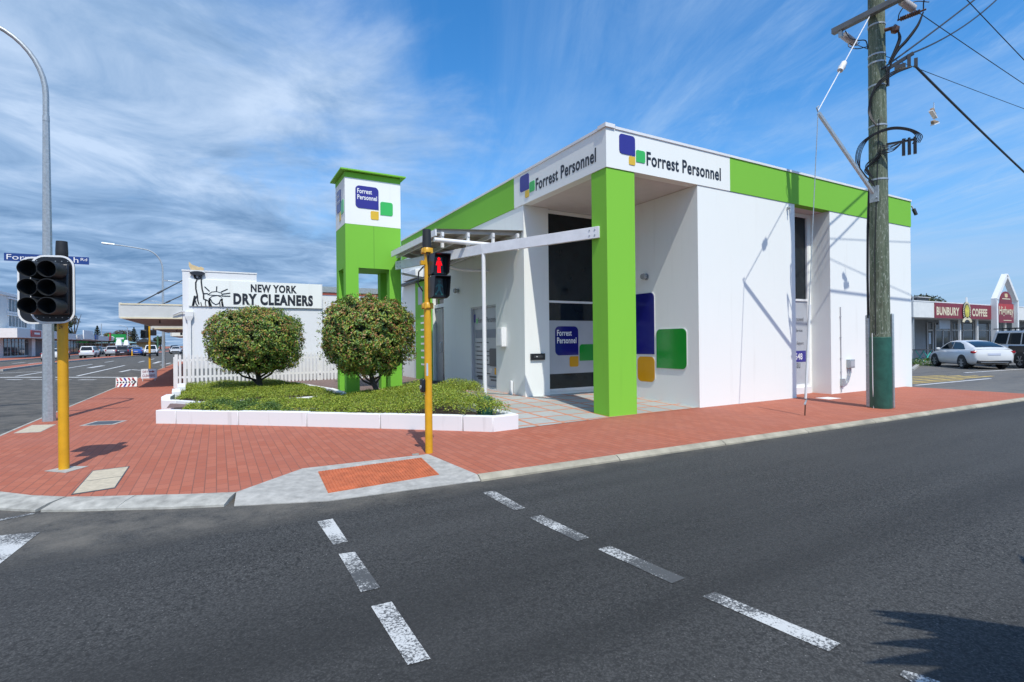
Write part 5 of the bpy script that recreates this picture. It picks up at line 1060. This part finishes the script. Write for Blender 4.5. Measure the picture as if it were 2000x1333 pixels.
        c.add(bot+top+mid, [(0, 1, 5, 8, 4), (1, 2, 6, 5), (2, 3, 7, 9, 6), (3, 0, 4, 7), (4, 8, 9, 7), (8, 5, 6, 9)])
        cab = c.build('cabin', P, t, bev=.07, seg=3)
        def pane(quad, nm, inset=(.08, .08, .12, .14), lift=.012):
            a, b, cc, d = [Vector(p) for p in quad]; il, ir, ib, it = inset
            def at(u, v): return (a.lerp(b, u)).lerp(d.lerp(cc, u), v)
            q = [at(il, ib), at(1-ir, ib), at(1-ir, 1-it), at(il, 1-it)]; n = (q[1]-q[0]).cross(q[3]-q[0]).normalized()
            cen = Vector(((bx0+bx1)/2, 0, zb)); n = n if n.dot(q[0]-cen) > 0 else -n
            MB().extr([p+n*lift for p in q], -n*.02).build(nm, M_glass, t, bev=.0)
        V = [Vector(p) for p in bot+top]
        for p in V[:4]: p.z += .04
        pane((V[1], V[2], V[6], V[5]), 'windscreen'); pane((V[0], V[3], V[7], V[4]), 'rear_window')
        for s, (a, b, f, e) in ((-1, (V[0], V[1], V[5], V[4])), (1, (V[3], V[2], V[6], V[7]))):
            cuts = (0, .30, .60, 1) if kind in ('suv', 'four') else (0, .46, 1)
            for u0, u1 in zip(cuts, cuts[1:]):
                q = (a.lerp(b, u0), a.lerp(b, u1), e.lerp(f, u1), e.lerp(f, u0)); first, last = u0 == 0, u1 == 1
                pane(q, 'side_window', (.20 if first and kind != 'four' else .06, .24 if last else .05, .10, .14))
    for sx in (-1, 1):
        for sy in (-1, 1):
            y = sy*(hw-.02); x = sx*wx
            ar = MB(); pts = [(x+(wr+.065)*math.cos(R_(k)), min(y, y-sy*.25), wr+(wr+.065)*math.sin(R_(k))) for k in range(-20, 201, 11)]; ar.extr(pts, (0, .25+.028, 0) if sy > 0 else (0, .25+.028, 0))
            if sy < 0: ar.v = [(vx, vy-.028, vz) for vx, vy, vz in ar.v]
            ar.build('wheel_arch', M_blackm, t)
            w = MB().cyl((x, y-sy*.20, wr), (x, y+sy*.022, wr), wr, n=28).build('wheel', M_tyre, t, bev=.02)
            r = MB(); r.cyl((x, y+sy*.02, wr), (x, y+sy*.027, wr), wr*.66, n=24)
            for k in range(6):
                a = k*math.pi/3; r.bar((x, y+sy*.03, wr), (x+wr*.62*math.cos(a), y+sy*.03, wr+wr*.62*math.sin(a)), .05, .012, (0, sy, 0))
            r.build('rim', M_rim, w)
    rear = -h; zt = st[1][3]
    for sy in (-1, 1):
        if kind == 'sedan': MB().frame((rear+.09, sy*(hw*.68), .86), (1, sy*.45, 0), (0, 1, 0), (0, 0, 1), .06, hw*.31, .055).build('tail_lamp', M_tail, t, bev=.02)
        else: MB().frame((rear+.02, sy*(hw*.84), .95), (1, 0, 0), (0, 1, 0), (0, 0, 1), .05, hw*.085, .14 if kind != 'four' else .08).build('tail_lamp', M_tail, t, bev=.02)
        MB().frame((h-.16, sy*hw*.66, st[-2][3]-.10), (1, -sy*.5, 0), (0, 1, 0), (0, 0, 1), .12, hw*.2, .065).build('head_lamp', M_head, t, bev=.03)
        MB().frame((.78, sy*(hw+.07), zb2+.06), (1, 0, 0), (0, 1, 0), (0, 0, 1), .06, .09, .06).build('mirror', P, t, bev=.03)
    MB().box(rear-.012, rear+.05, -.26, .26, .70 if kind == 'sedan' else .62, .80 if kind == 'sedan' else .72).build('number_plate', M_plate, t)
    MB().box(h-.06, h+.012, -.36*W, .36*W, .42, .62).build('grille', M_black, t, bev=.02)
    MB().box(rear-.02, rear+.2, -hw*.78, hw*.78, .30, .46).build('rear_bumper', M_blackm if kind != 'sedan' else M_black, t, bev=.04)
    if kind == 'sedan': MB().box(rear-.03, rear+.1, -hw*.62, hw*.62, .345, .375).build('bumper_trim', M_chrome, t)
    if kind == 'four':
        rk = MB()
        for y in (-hw*.8, hw*.8): rk.box(-h+.1, 1.0, y-.03, y+.03, 2.0, 2.05)
        for k in range(6): rk.box(-h+.15+.5*k, -h+.2+.5*k, -hw*.85, hw*.85, 2.03, 2.07); rk.box(-h+.15+.5*k, -h+.19+.5*k, -hw*.83, -hw*.79, 1.90, 2.02); rk.box(-h+.15+.5*k, -h+.19+.5*k, hw*.79, hw*.83, 1.90, 2.02)
        rk.build('roof_rack', M_black, t); sw_ = MB().cyl((-h-.18, .1, .98), (-h, .1, .98), .38, n=24).build('spare_wheel', M_tyre, t, bev=.04)
        MB().box(-h+.7, -h+1.9, hw-.02, hw+.015, .80, 1.14).build('side_panel', M_black, t, bev=.02); MB().box(-h-.1, -h+.3, -hw, hw, .45, .62).build('tow_bumper', M_dkframe, t, bev=.03)
    if kind == 'ute':
        MB().box(-h+.08, -.62, -hw*.86, hw*.86, 1.03, 1.075).build('tray_cover', M_black, t); bb = MB().tube([(h+.02, -hw*.7, .45), (h+.08, -hw*.7, .9), (h+.08, hw*.7, .9), (h+.02, hw*.7, .45)], .035).build('bull_bar', M_black, t)
    return t
Hd = R_(45.2); dv, lv = Vector((math.cos(Hd), math.sin(Hd), 0)), Vector((-math.sin(Hd), math.cos(Hd), 0))
rw_l = Vector((26.0, 3.45, -.035)); cc = rw_l+dv*1.33-lv*.86
white = car(tuple(cc), Hd, (.72, .72, .71), 'white fastback sedan parked nose in at the coffee shop', 'sedan', 4.6, 1.8)
car(tuple(cc-lv*2.75+dv*.55), Hd, (.68, .68, .67), 'white four wheel drive with black roof rack beside the sedan', 'four', 4.9, 1.9, cat='four wheel drive')

# ------------------------------------------------------------------ coffee shop and neighbours on the right
cs = thing('coffee_shop', (37, 8, 0), 'low coffee shop with maroon signboard and long pale awning fascia', 'shop')
CY = 7.7
MB().box(31.0, 58, CY+1.9, CY+9, -.1, 3.6).build('wall', M_greywall, cs)
fa = MB().box(31.0, 58, CY, CY+.12, 2.86, 3.86).build('fascia', M_whitebld, cs); MB().box(31.0, 58, CY-.02, CY+.2, 3.86, 3.92).build('coping', M_trim, cs)
MB().box(31.0, 58, CY+.12, CY+2.0, 2.86, 2.92).build('soffit', M_frame, cs); MB().box(31.0, 31.15, CY+.12, CY+9, 2.86, 3.86).build('end_fascia', M_whitebld, cs); MB().box(31.1, 58, CY+.3, CY+9, 3.72, 3.78).build('roof', M_sheet, cs)
sg = MB().box(33.75, 42.6, CY-.05, CY-.002, 2.84, 3.84).build('sign_board', M_maroon, cs); Tc = front(CY-.05)
text('lettering', 'BUNBURY', Tc, 33.95, 37.25, 3.06, 3.58, M_cream, sg, bold=.04); text('lettering', 'COFFEE', Tc, 39.25, 41.75, 3.06, 3.58, M_cream, sg, bold=.04)
T0 = lambda u, v, d=0: Tc(38.3+u, 3.28+v, d)
plate(T0, [(.62*math.cos(k*math.pi/14), .72*math.sin(k*math.pi/14)+.02) for k in range(28)], .01, .05).build('emblem_plate', M_ink, sg)
sp_ = MB()
for k in range(22):
    a = -.5+4.15*k/21+.0; c, s = math.cos(a), math.sin(a)
    sp_.extr([T0(.42*c, .50*s+.05, .052), T0(.56*c-.05*s, .66*s+.05*c+.05, .052), T0(.60*c, .70*s+.05, .052), T0(.56*c+.05*s, .66*s-.05*c+.05, .052)], (0, -.01, 0))
sp_.build('emblem_rays', M_cream, sg, smooth=False); plate(T0, [(.33*math.cos(k*math.pi/10), .46*math.sin(k*math.pi/10)+.05) for k in range(20)], .052, .07).build('emblem_centre', M_foly if False else mat('emblem_yellow', (.62, .55, .08), .5, var=.5, scale=2), sg)
ab = MB()
for r in (.50, .62, .72): stroke(T0, [(r*math.cos(R_(k)), -.75+r*.55*math.sin(R_(k))) for k in range(10, 171, 16)], .07, .055, .07, ab)
ab.build('emblem_arcs', M_cream, sg, smooth=False); plate(T0, [(-.12, .62), (.12, .62), (.07, 1.05), (-.07, 1.05)], .0, .06).build('emblem_finial', M_trim, sg)
for x in (31.4, 38.2, 41.0, 46, 52): MB().box(x, x+.12, CY+.25, CY+.37, -.05, 2.86).build('veranda_post', M_trim, cs)
for x0, x1, nm in ((37.3, 38.1, 'door'), (38.5, 40.8, 'window'), (41.1, 44.8, 'window'), (45.5, 50, 'window')):
    g = MB().box(x0, x1, CY+1.84, CY+1.9, .0, 2.6).build(nm, M_glass2, cs); f = MB()
    for x in np.linspace(x0, x1, 3 if x1-x0 > 1.5 else 2): f.box(x-.04, x+.04, CY+1.80, CY+1.86, 0, 2.65)
    f.box(x0, x1, CY+1.80, CY+1.86, 2.05, 2.13); f.build('frame', M_frame, g)
nt_ = MB().box(36.0, 37.6, CY+.6, CY+.65, 2.15, 2.75).build('hanging_sign', M_frost, cs); text('lettering', 'OPEN', front(CY+.6), 36.2, 37.4, 2.32, 2.58, M_greytx, nt_, bold=.01) if False else None
MB().box(32.0, 32.9, CY+1.84, CY+1.9, 1.2, 1.75).build('notice', M_frost, cs); MB().box(37.45, 37.75, CY+1.80, CY+1.84, 1.1, 1.9).build('poster', MATS['sticker_blue'], cs)
MB().tube([(30.8, CY+.3, 4.6), (31.3, CY+.15, 4.1), (31.32, CY+.15, -.05)], .05).build('downpipe', M_galv, cs)
rv = thing('roof_unit', (38.0, CY+3, 3.9), 'dark grey roof unit behind the coffee shop sign', 'roof unit'); MB().box(37.4, 39.2, CY+2.5, CY+3.8, 3.78, 4.5).build('casing', M_dkframe, rv, bev=.04); MB().box(37.3, 39.3, CY+2.4, CY+3.9, 4.5, 4.56).build('lid', M_frame, rv)
# gabled pylon sign
gs = thing('gabled_sign', (44.397, 7.0, 0), 'white house shaped frame with a maroon arched sign panel', 'sign'); GY = 7.5; fr = MB()
for a, b in (((42.591, 0), (42.591, 4.32)), ((46.410, 0), (46.410, 4.32)), ((42.591, 4.28), (44.501, 6.18)), ((46.410, 4.28), (44.501, 6.18))): fr.bar((a[0], GY, a[1]), (b[0], GY, b[1]), .26, .34, (0, 1, 0))
fr.build('frame', M_trim, gs)
arc_ = [(43.004, 2.6), (45.791, 2.6), (45.791, 4.0)]+[(44.397+1.1*math.cos(R_(k)), 4.05+.9*math.sin(R_(k))) for k in range(0, 181, 15)]+[(43.004, 4.0)]
pn = plate(front(GY-.03), arc_, 0, .06).build('sign_panel', M_maroon, gs); Th = front(GY-.09)
plate(Th, [(43.025, 3.6), (45.770, 3.6), (45.770, 4.0), (43.025, 4.0)], 0, .008).build('red_band', M_red, pn); text('lettering', 'Highway', Th, 43.107, 45.687, 3.22, 3.82, M_cream, pn, d=.01, bold=.015)
MB().add([Th(u, v, .012) for u, v in ((43.675, 4.35), (45.120, 4.35), (45.120, 4.42), (43.675, 4.42))], [(0, 1, 2, 3)]).build('print_line', M_cream, pn); plate(Th, rrect(44.139, 44.655, 4.5, 4.78, .1), 0, .012).build('motif', M_beige, pn); plate(Th, rrect(43.881, 45.326, 2.75, 2.80, .02), 0, .01).build('print_line', M_cream, pn)
# teal folding table at the shop wall
tf = thing('folding_table', (31.6, 7.2, 0), 'teal cross legged folding table at the end of the coffee shop', 'table')
lg = MB(); lg.bar((31.1, 7.2, 0), (32.1, 7.2, .78), .04, .04); MB()
lg.build('leg', M_teal, tf); MB().bar((32.1, 7.25, 0), (31.1, 7.25, .78), .04, .04).build('leg', M_teal, tf); MB().bar((31.1, 7.6, 0), (32.1, 7.6, .78), .04, .04).build('leg', M_teal, tf); MB().bar((32.1, 7.65, 0), (31.1, 7.65, .78), .04, .04).build('leg', M_teal, tf); MB().box(31.0, 32.2, 7.1, 7.8, .78, .82).build('table_top', M_dkframe, tf)
def blob_leaves(name, c, rad, n, size, m, parent, seed=1, ratio=.5, inner=.35):
    r = np.random.default_rng(seed); d = r.normal(0, 1, (n, 3)); d /= np.linalg.norm(d, axis=1)[:, None]
    k = 1+bumps(d[:, 0]*2, d[:, 2]*2+d[:, 1], seed, 3)*.55; rr = r.uniform(inner, 1, n)**.5
    return leaves(name, d*np.array(rad)*(k*rr)[:, None]+np.array(c), d, size, m, parent, ratio=ratio, jit=.8)
def tree(loc, h, rad, label, m=M_fol, n=2600, leaf=.45, seed=1, lobes=5, group=None, name='tree', kind='round'):
    t = thing(name, loc, label, 'tree', group); r = random.Random(seed); x, y, z = loc
    b = MB(); b.tube([(x, y, z-.2), (x+.1, y, z+h*.35), (x, y+.1, z+h*.7)], [rad*.09, rad*.07, rad*.03], 8)
    for k in range(5):
        a = r.uniform(0, 6.28); b.tube([(x, y, z+h*.35), (x+rad*.5*math.cos(a), y+rad*.5*math.sin(a), z+h*(.55+.08*k))], [rad*.045, rad*.015], 6)
    b.build('trunk', M_bark, t); ps = []
    if kind == 'round':
        for k in range(lobes):
            a = r.uniform(0, 6.28); q = r.uniform(.1, .62); c = np.array([x+rad*q*math.cos(a), y+rad*q*math.sin(a), z+h*r.uniform(.45, .82)]); rr = rad*r.uniform(.38, .6)
            d = rng.normal(0, 1, (n//lobes, 3)); d /= np.linalg.norm(d, axis=1)[:, None]; ps.append((d*np.array([rr, rr, rr*.75])*rng.uniform(.3, 1, n//lobes)[:, None]**.4+c, d))
    else:        # tiered pine
        for k in range(13):
            f = k/12; zz = z+h*(.12+.88*f); rr = rad*(1-f)**.8+.15; mth = n//13; a = np.floor(rng.uniform(0, 7, mth))*.9+f*5+rng.normal(0, .12, mth); q = rng.uniform(.05, 1, mth)*rr
            ps.append((np.stack([x+q*np.cos(a), y+q*np.sin(a), zz-q*.12+rng.normal(0, .12, mth)], 1), np.tile([0, 0, 1.], (mth, 1))))
    leaves('crown', np.concatenate([p[0] for p in ps]), np.concatenate([p[1] for p in ps]), leaf, m, t, ratio=.5, jit=.7); return t
tree((48.6, 14.6, 0), 6.3, 2.1, 'dark tree behind the left end of the coffee shop', M_fol, 2600, .26, 3)
tree((54.0, 14.6, 0), 5.4, 1.1, 'thin tree top showing above the coffee shop roof', M_folb, 350, .22, 6)
sh1 = thing('low_shrub', (28.6, 6.6, -.03), 'low green and brown shrub on the verge by the coffee shop', 'shrub'); blob_leaves('foliage', (28.4, 6.3, .12), (1.6, 1.0, .26), 900, .11, M_coverg, sh1, 4); MB().cyl((28.4, 6.3, -.1), (28.4, 6.3, .15), .03).build('stem', M_bark, sh1)
struct(MB().prism([(22.5, 4.2), (27.6, 6.2), (30.6, 9.2), (22, 9.2)], -.2, .05).build('verge', M_soil)); struct(MB().bar((22.3, 4.1, -.02), (27.7, 6.1, -.02), .16, .16).build('kerb', M_concrete))
struct(MB().prism([(28.8, 7.6), (58, 7.6), (58, 9.7), (31, 9.7)], -.2, .03).build('footpath', M_concrete))

# ------------------------------------------------------------------ far side of the left street
def shopfront(x, y0, y1, z1, parent, n):
    for k in range(n):
        a = y0+(y1-y0)*k/n+.3; b = y0+(y1-y0)*(k+1)/n-.3; g = MB().box(x, x+.06, a, b, .35, z1).build('shop_window', M_glass2, parent); MB().box(x+.06, x+.1, a, b, z1-.5, z1-.42).box(x+.06, x+.1, (a+b)/2-.05, (a+b)/2+.05, .35, z1).build('frame', M_frame, g)
fb_ = thing('two_storey_building', (-40, 102, 0), 'pale two storey corner building with ground floor shops behind the traffic signal', 'building')
MB().box(-62, -33.4, 89.5, 104, 0, 9.0).build('wall', M_whitebld, fb_); MB().box(-62, -33.2, 89.2, 104.2, 9.0, 9.4).build('parapet', M_trim, fb_)
MB().box(-50, -33.6, 104, 111.1, 0, 8.6).build('stair_block', M_greywall, fb_); MB().box(-33.6, -33.5, 106.5, 108.3, 4.5, 8.0).build('window', M_glass2, fb_)
for z0, z1 in ((4.6, 6.2), (6.8, 8.6)):
    for y0, y1 in ((93.2, 101.6),):
        g = MB().box(-33.45, -33.36, y0, y1, z0, z1).build('window', M_glass2, fb_); f = MB().box(-33.44, -33.2, y0-.4, y1+.4, z1, z1+.25).box(-33.44, -33.2, y0-.4, y1+.4, z0-.3, z0)
        for q in range(7): f.box(-33.4, -33.3, y0+(y1-y0)*q/6-.07, y0+(y1-y0)*q/6+.07, z0, z1)
        f.build('frame', M_trim, g)
MB().box(-33.5, -32.9, 102.2, 104.1, 0, 9.0).build('pilaster', M_trim, fb_)
a = MB().box(-62, -31.0, 87.6, 111, 2.9, 4.2).build('awning', M_whitebld, fb_)
for k, (y0, y1, m) in enumerate(((93.5, 98.5, M_red), (99.4, 106, MATS['name_sign_blue']))):
    s_ = MB().box(-30.99, -30.9, y0, y1, 3.1, 4.05).build('shop_sign', m, a); MB().box(-30.89, -30.88, y0+1.4, y1-.8, 3.45, 3.75).build('print_line', M_trim, s_)
shopfront(-33.38, 91, 103.8, 2.8, fb_, 4)
for k, (x0, x1) in enumerate(((-39, -36.2), (-43, -40), (-48, -44), (-54, -49))):
    g = MB().box(x0, x1, 89.38, 89.46, .4, 2.8).build('shop_window', M_glass2, fb_)
    ps = MB()
    for q in range(3): ps.box(x0+.3+q*.8, x0+.9+q*.8, 89.34, 89.38, .7+.3*(q % 2), 1.9)
    ps.build('posters', (MATS['sticker_blue'], M_red, M_trim, M_boardgreen)[k], g)
lr = thing('shop_row', (-36, 140, 0), 'long single storey shop row with white awning across the left street', 'shop')
MB().box(-48, -33.6, 111.2, 178, 0, 4.2).build('wall', M_greywall, lr); a = MB().box(-33.6, -31.0, 111.2, 176, 2.9, 4.0).build('awning', M_whitebld, lr); shopfront(-33.55, 113, 174, 2.7, lr, 12)
for y0, y1, z1, m in ((128, 137, 4.9, M_trim), (140, 143, 4.2, MATS['name_sign_blue']), (163, 169, 3.7, M_frost), (122, 126, 3.8, M_whitebld)): MB().box(-30.98, -30.8, y0, y1, 3.1, z1).build('shop_sign', m, lr)
MB().box(-30.9, -30.7, 158, 159.5, 3.0, 5.0).build('blade_sign', M_red, lr)
gb = thing('green_roof_building', (-30, 190, 0), 'green roofed building with beige gable beyond the shop row', 'building')
M_teroof = mat('teal_roof', (.20, .34, .33), .6, var=.15)
MB().box(-44, -29.6, 182, 206, 0, 2.5).build('wall', M_tan, gb); MB().add([(-45, 181, 2.4), (-29, 181, 2.4), (-29, 207, 2.4), (-45, 207, 2.4), (-37, 184, 4.0), (-37, 204, 4.0)], [(0, 1, 4), (2, 3, 5), (1, 2, 5, 4), (3, 0, 4, 5), (0, 3, 2, 1)]).build('roof', M_teroof, gb, smooth=False)
MB().box(-29.58, -29.5, 186, 200, .4, 2.0).build('window', M_glass2, gb)
hs = thing('small_house', (-26.3, 189, 0), 'small beige building with dark gabled roof far up the left street', 'building')
MB().box(-28.2, -24.4, 185, 194, 0, 2.6).build('wall', M_tan, hs); MB().add([(-28.7, 184, 2.6), (-23.9, 184, 2.6), (-23.9, 195, 2.6), (-28.7, 195, 2.6), (-26.3, 184, 3.9), (-26.3, 195, 3.9)], [(0, 1, 4), (2, 3, 5), (1, 2, 5, 4), (3, 0, 4, 5), (0, 3, 2, 1)]).build('roof', M_dkframe, hs, smooth=False)
gbd = thing('green_signboard', (-30.2, 165, 0), 'big green signboard with white motif on posts above the parked cars', 'sign')
for x in (-31.2, -29.4): MB().box(x, x+.15, 165.1, 165.25, 0, 2.6).build('post', M_galv, gbd)
g_ = MB().box(-32.2, -28.3, 164.9, 165.1, 2.5, 4.7).build('board', M_boardgreen, gbd); Tg2 = front(164.9); pts = [(-31.4+.5*math.cos(k*math.pi/8), 3.55+.5*math.sin(k*math.pi/8)) for k in range(17)]
stroke(Tg2, pts, .24, .0, .03, MB()).build('motif', M_trim, g_, smooth=False); MB().box(-30.5, -28.8, 164.86, 164.9, 3.35, 3.8).build('print_line', M_trim, g_)
# trees up the street, largest first
tree((-37.5, 138, 0), 9.4, 3.7, 'broad dark tree behind the shop row at left', M_fol, 3000, .5, 11)
tree((-36.4, 150, 0), 10.6, 2.6, 'sparse brownish tree beside the broad dark tree', M_folb, 600, .35, 12)
tree((-44.7, 230, 0), 8.6, 2.1, 'slender tiered pine on the skyline above the shop row', M_pine, 1500, .5, 13, name='pine_tree', kind='pine')
tree((-42.5, 240, 0), 7.6, 3.6, 'yellow green tree between the slender pine and the green signboard', M_foly, 1800, .5, 14)
tree((-38.5, 232, 0), 5.8, 3.4, 'low mustard coloured tree behind the green signboard', M_foly, 1300, .5, 15)
tree((-40.6, 290, 0), 9.8, 3.3, 'tall tiered pine right of the green signboard', M_pine, 2000, .6, 16, name='pine_tree', kind='pine')
tree((-46, 300, 0), 8.8, 6.5, 'dark tree belt standing on the rise behind the signboard', M_folb, 2000, .7, 17)
tree((-26.6, 240, 0), 5.2, 3.2, 'round green tree beyond the oncoming cars', M_fol, 1700, .5, 18)
tree((-12, 300, 0), 7, 6, 'dark tree near the end of the left street', M_fol, 1600, .8, 19)
tree((-24.8, 205, 0), 3.0, 2.3, 'low dark bush behind the oncoming cars', M_fol, 1300, .4, 20)
tree((-2, 330, 0), 8, 7, 'brownish tree at the far end of the street', M_folb, 1300, .8, 22)
# traffic and parked cars on the left street
N_ = R_(90)
car((-23.3, 69.8, ROAD), N_, (.70, .70, .68), 'white hatchback half hidden by the grey lamp post on the far carriageway', 'sedan', 4.3, group='cars on the left street')
car((-25.9, 84.5, ROAD), N_+.3, (.02, .05, .08), 'dark blue sedan turning beyond the yellow signal post', 'sedan', 4.5, group='cars on the left street')
car((-22.9, 86.2, ROAD), N_, (.70, .70, .69), 'white people mover seen from behind on the far carriageway', 'suv', 4.7, group='cars on the left street')
car((-21.9, 99, ROAD), N_, (.45, .46, .47), 'silver car ahead of the white people mover', 'suv', 4.5, group='cars on the left street')
car((-19.9, 93.2, ROAD), N_+.05, (.02, .025, .04), 'dark navy wagon with roof load waiting by the median', 'suv', 4.6, group='cars on the left street')
car((-19.2, 99, ROAD), N_, (.28, .32, .32), 'grey green wagon right of the dark navy wagon', 'suv', 4.5, group='cars on the left street')
car((-18.4, 96.2, ROAD), N_, (.02, .09, .38), 'bright blue sedan seen from behind near the median end', 'sedan', 4.4, group='cars on the left street')
car((-16.2, 92.0, ROAD), -N_+.06, (.72, .72, .71), 'white utility truck driving towards the camera', 'ute', 5.2, 1.86, group='cars on the left street', cat='utility')
for k, (x, y, c, l) in enumerate(((-14.0, 112, (.6, .6, .6), 'pale car just behind the white utility truck'), (-15.2, 128, (.05, .07, .10), 'dark car behind the far lamp post'), (-13.0, 134, (.42, .46, .5), 'silver blue car in the oncoming queue'), (-11.4, 145, (.65, .65, .64), 'white car at the back of the oncoming queue'), (-11.2, 124, (.03, .03, .035), 'black car nearest the awning in the oncoming queue'))):
    car((x, y, ROAD), -N_, c, l, ('sedan', 'suv')[k % 2], 4.5, group='cars on the left street')
for k, (x, y, c, l) in enumerate(((-27.2, 118, (.03, .03, .03), 'black car parked along the far shop row'), (-27.2, 126, (.55, .55, .55), 'silver car parked along the far shop row'), (-27.0, 134, (.1, .12, .14), 'slate car parked along the far shop row'), (-26.9, 143, (.6, .6, .58), 'white car parked furthest along the shop row'))):
    car((x, y, ROAD), N_, c, l, ('suv', 'sedan')[k % 2], 4.5, group='cars parked along the far shops')
ld = thing('roof_load', (-19.9, 93.0, 1.65), 'white sacks and pink board loaded on the dark navy wagon', 'roof load'); MB().add([(-20.9, 92.6, 1.64), (-20.0, 92.6, 1.64), (-20.2, 92.8, 2.6), (-20.7, 92.8, 2.6), (-20.9, 93.8, 1.64), (-20.0, 93.8, 1.64), (-20.2, 93.6, 2.6), (-20.7, 93.6, 2.6)], [(0, 1, 2, 3), (4, 7, 6, 5), (0, 4, 5, 1), (1, 5, 6, 2), (2, 6, 7, 3), (3, 7, 4, 0)]).build('sack', M_trim, ld, bev=.08)
MB().add([(-19.9, 92.6, 1.64), (-19.1, 92.6, 1.64), (-19.3, 92.8, 2.5), (-19.7, 92.8, 2.5), (-19.9, 93.8, 1.64), (-19.1, 93.8, 1.64), (-19.3, 93.6, 2.5), (-19.7, 93.6, 2.5)], [(0, 1, 2, 3), (4, 7, 6, 5), (0, 4, 5, 1), (1, 5, 6, 2), (2, 6, 7, 3), (3, 7, 4, 0)]).build('sack', M_trim, ld, bev=.08)
bl = thing('bollard', (-18.2, 88, .06), 'yellow bollard on the median tip near the dark navy wagon', 'bollard'); MB().lathe([(.10, .06), (.10, 1.05), (.0, 1.1)], (-18.2, 88, 0), 12).build('post', M_yp, bl); MB().lathe([(.104, .8), (.104, .9)], (-18.2, 88, 0), 12).build('band', M_trim, bl)
# lighting columns and poles up the street
def far_pole(x, y, h, label, m=M_galv, arm=1.8):
    t = thing('utility_pole', (x, y, 0), label, 'pole', 'poles up the left street'); MB().lathe([(.14, 0), (.08, h)], (x, y, 0), 10).build('shaft', m, t)
    if arm: MB().tube([(x, y, h-.1), (x-arm*.5, y, h+.25), (x-arm, y, h+.3)], .05).build('arm', m, t); MB().box(x-arm-.5, x-arm, y-.12, y+.12, h+.25, h+.38).build('lamp_head', m, t)
far_pole(-10.3, 66, 9.0, 'tall lighting pole beyond the awning'); far_pole(-16.6, 118, 10.2, 'thin lighting pole left of the white utility truck'); far_pole(-31.3, 150, 7.0, 'thin mast above the green signboard', arm=0); far_pole(-26.2, 150, 6.2, 'pole with crossarm right of the green signboard', arm=1.2)
far_pole(-10.4, 96, 8.6, 'timber pole beyond the distant traffic signal', M_pole, 0); far_pole(-9.6, 130, 9, 'timber pole near the end of the awnings', M_pole, 0); far_pole(-9.4, 165, 9, 'furthest timber pole beside the kerb', M_pole, 0)
gpn = thing('utility_pole', (-17.6, 120, 0), 'green painted pole left of the distant traffic signal', 'pole', 'poles up the left street'); MB().lathe([(.16, 0), (.14, 3.6)], (-17.6, 120, 0), 10).build('shaft', mat('green_pole_paint', (.06, .16, .08), .6), gpn)
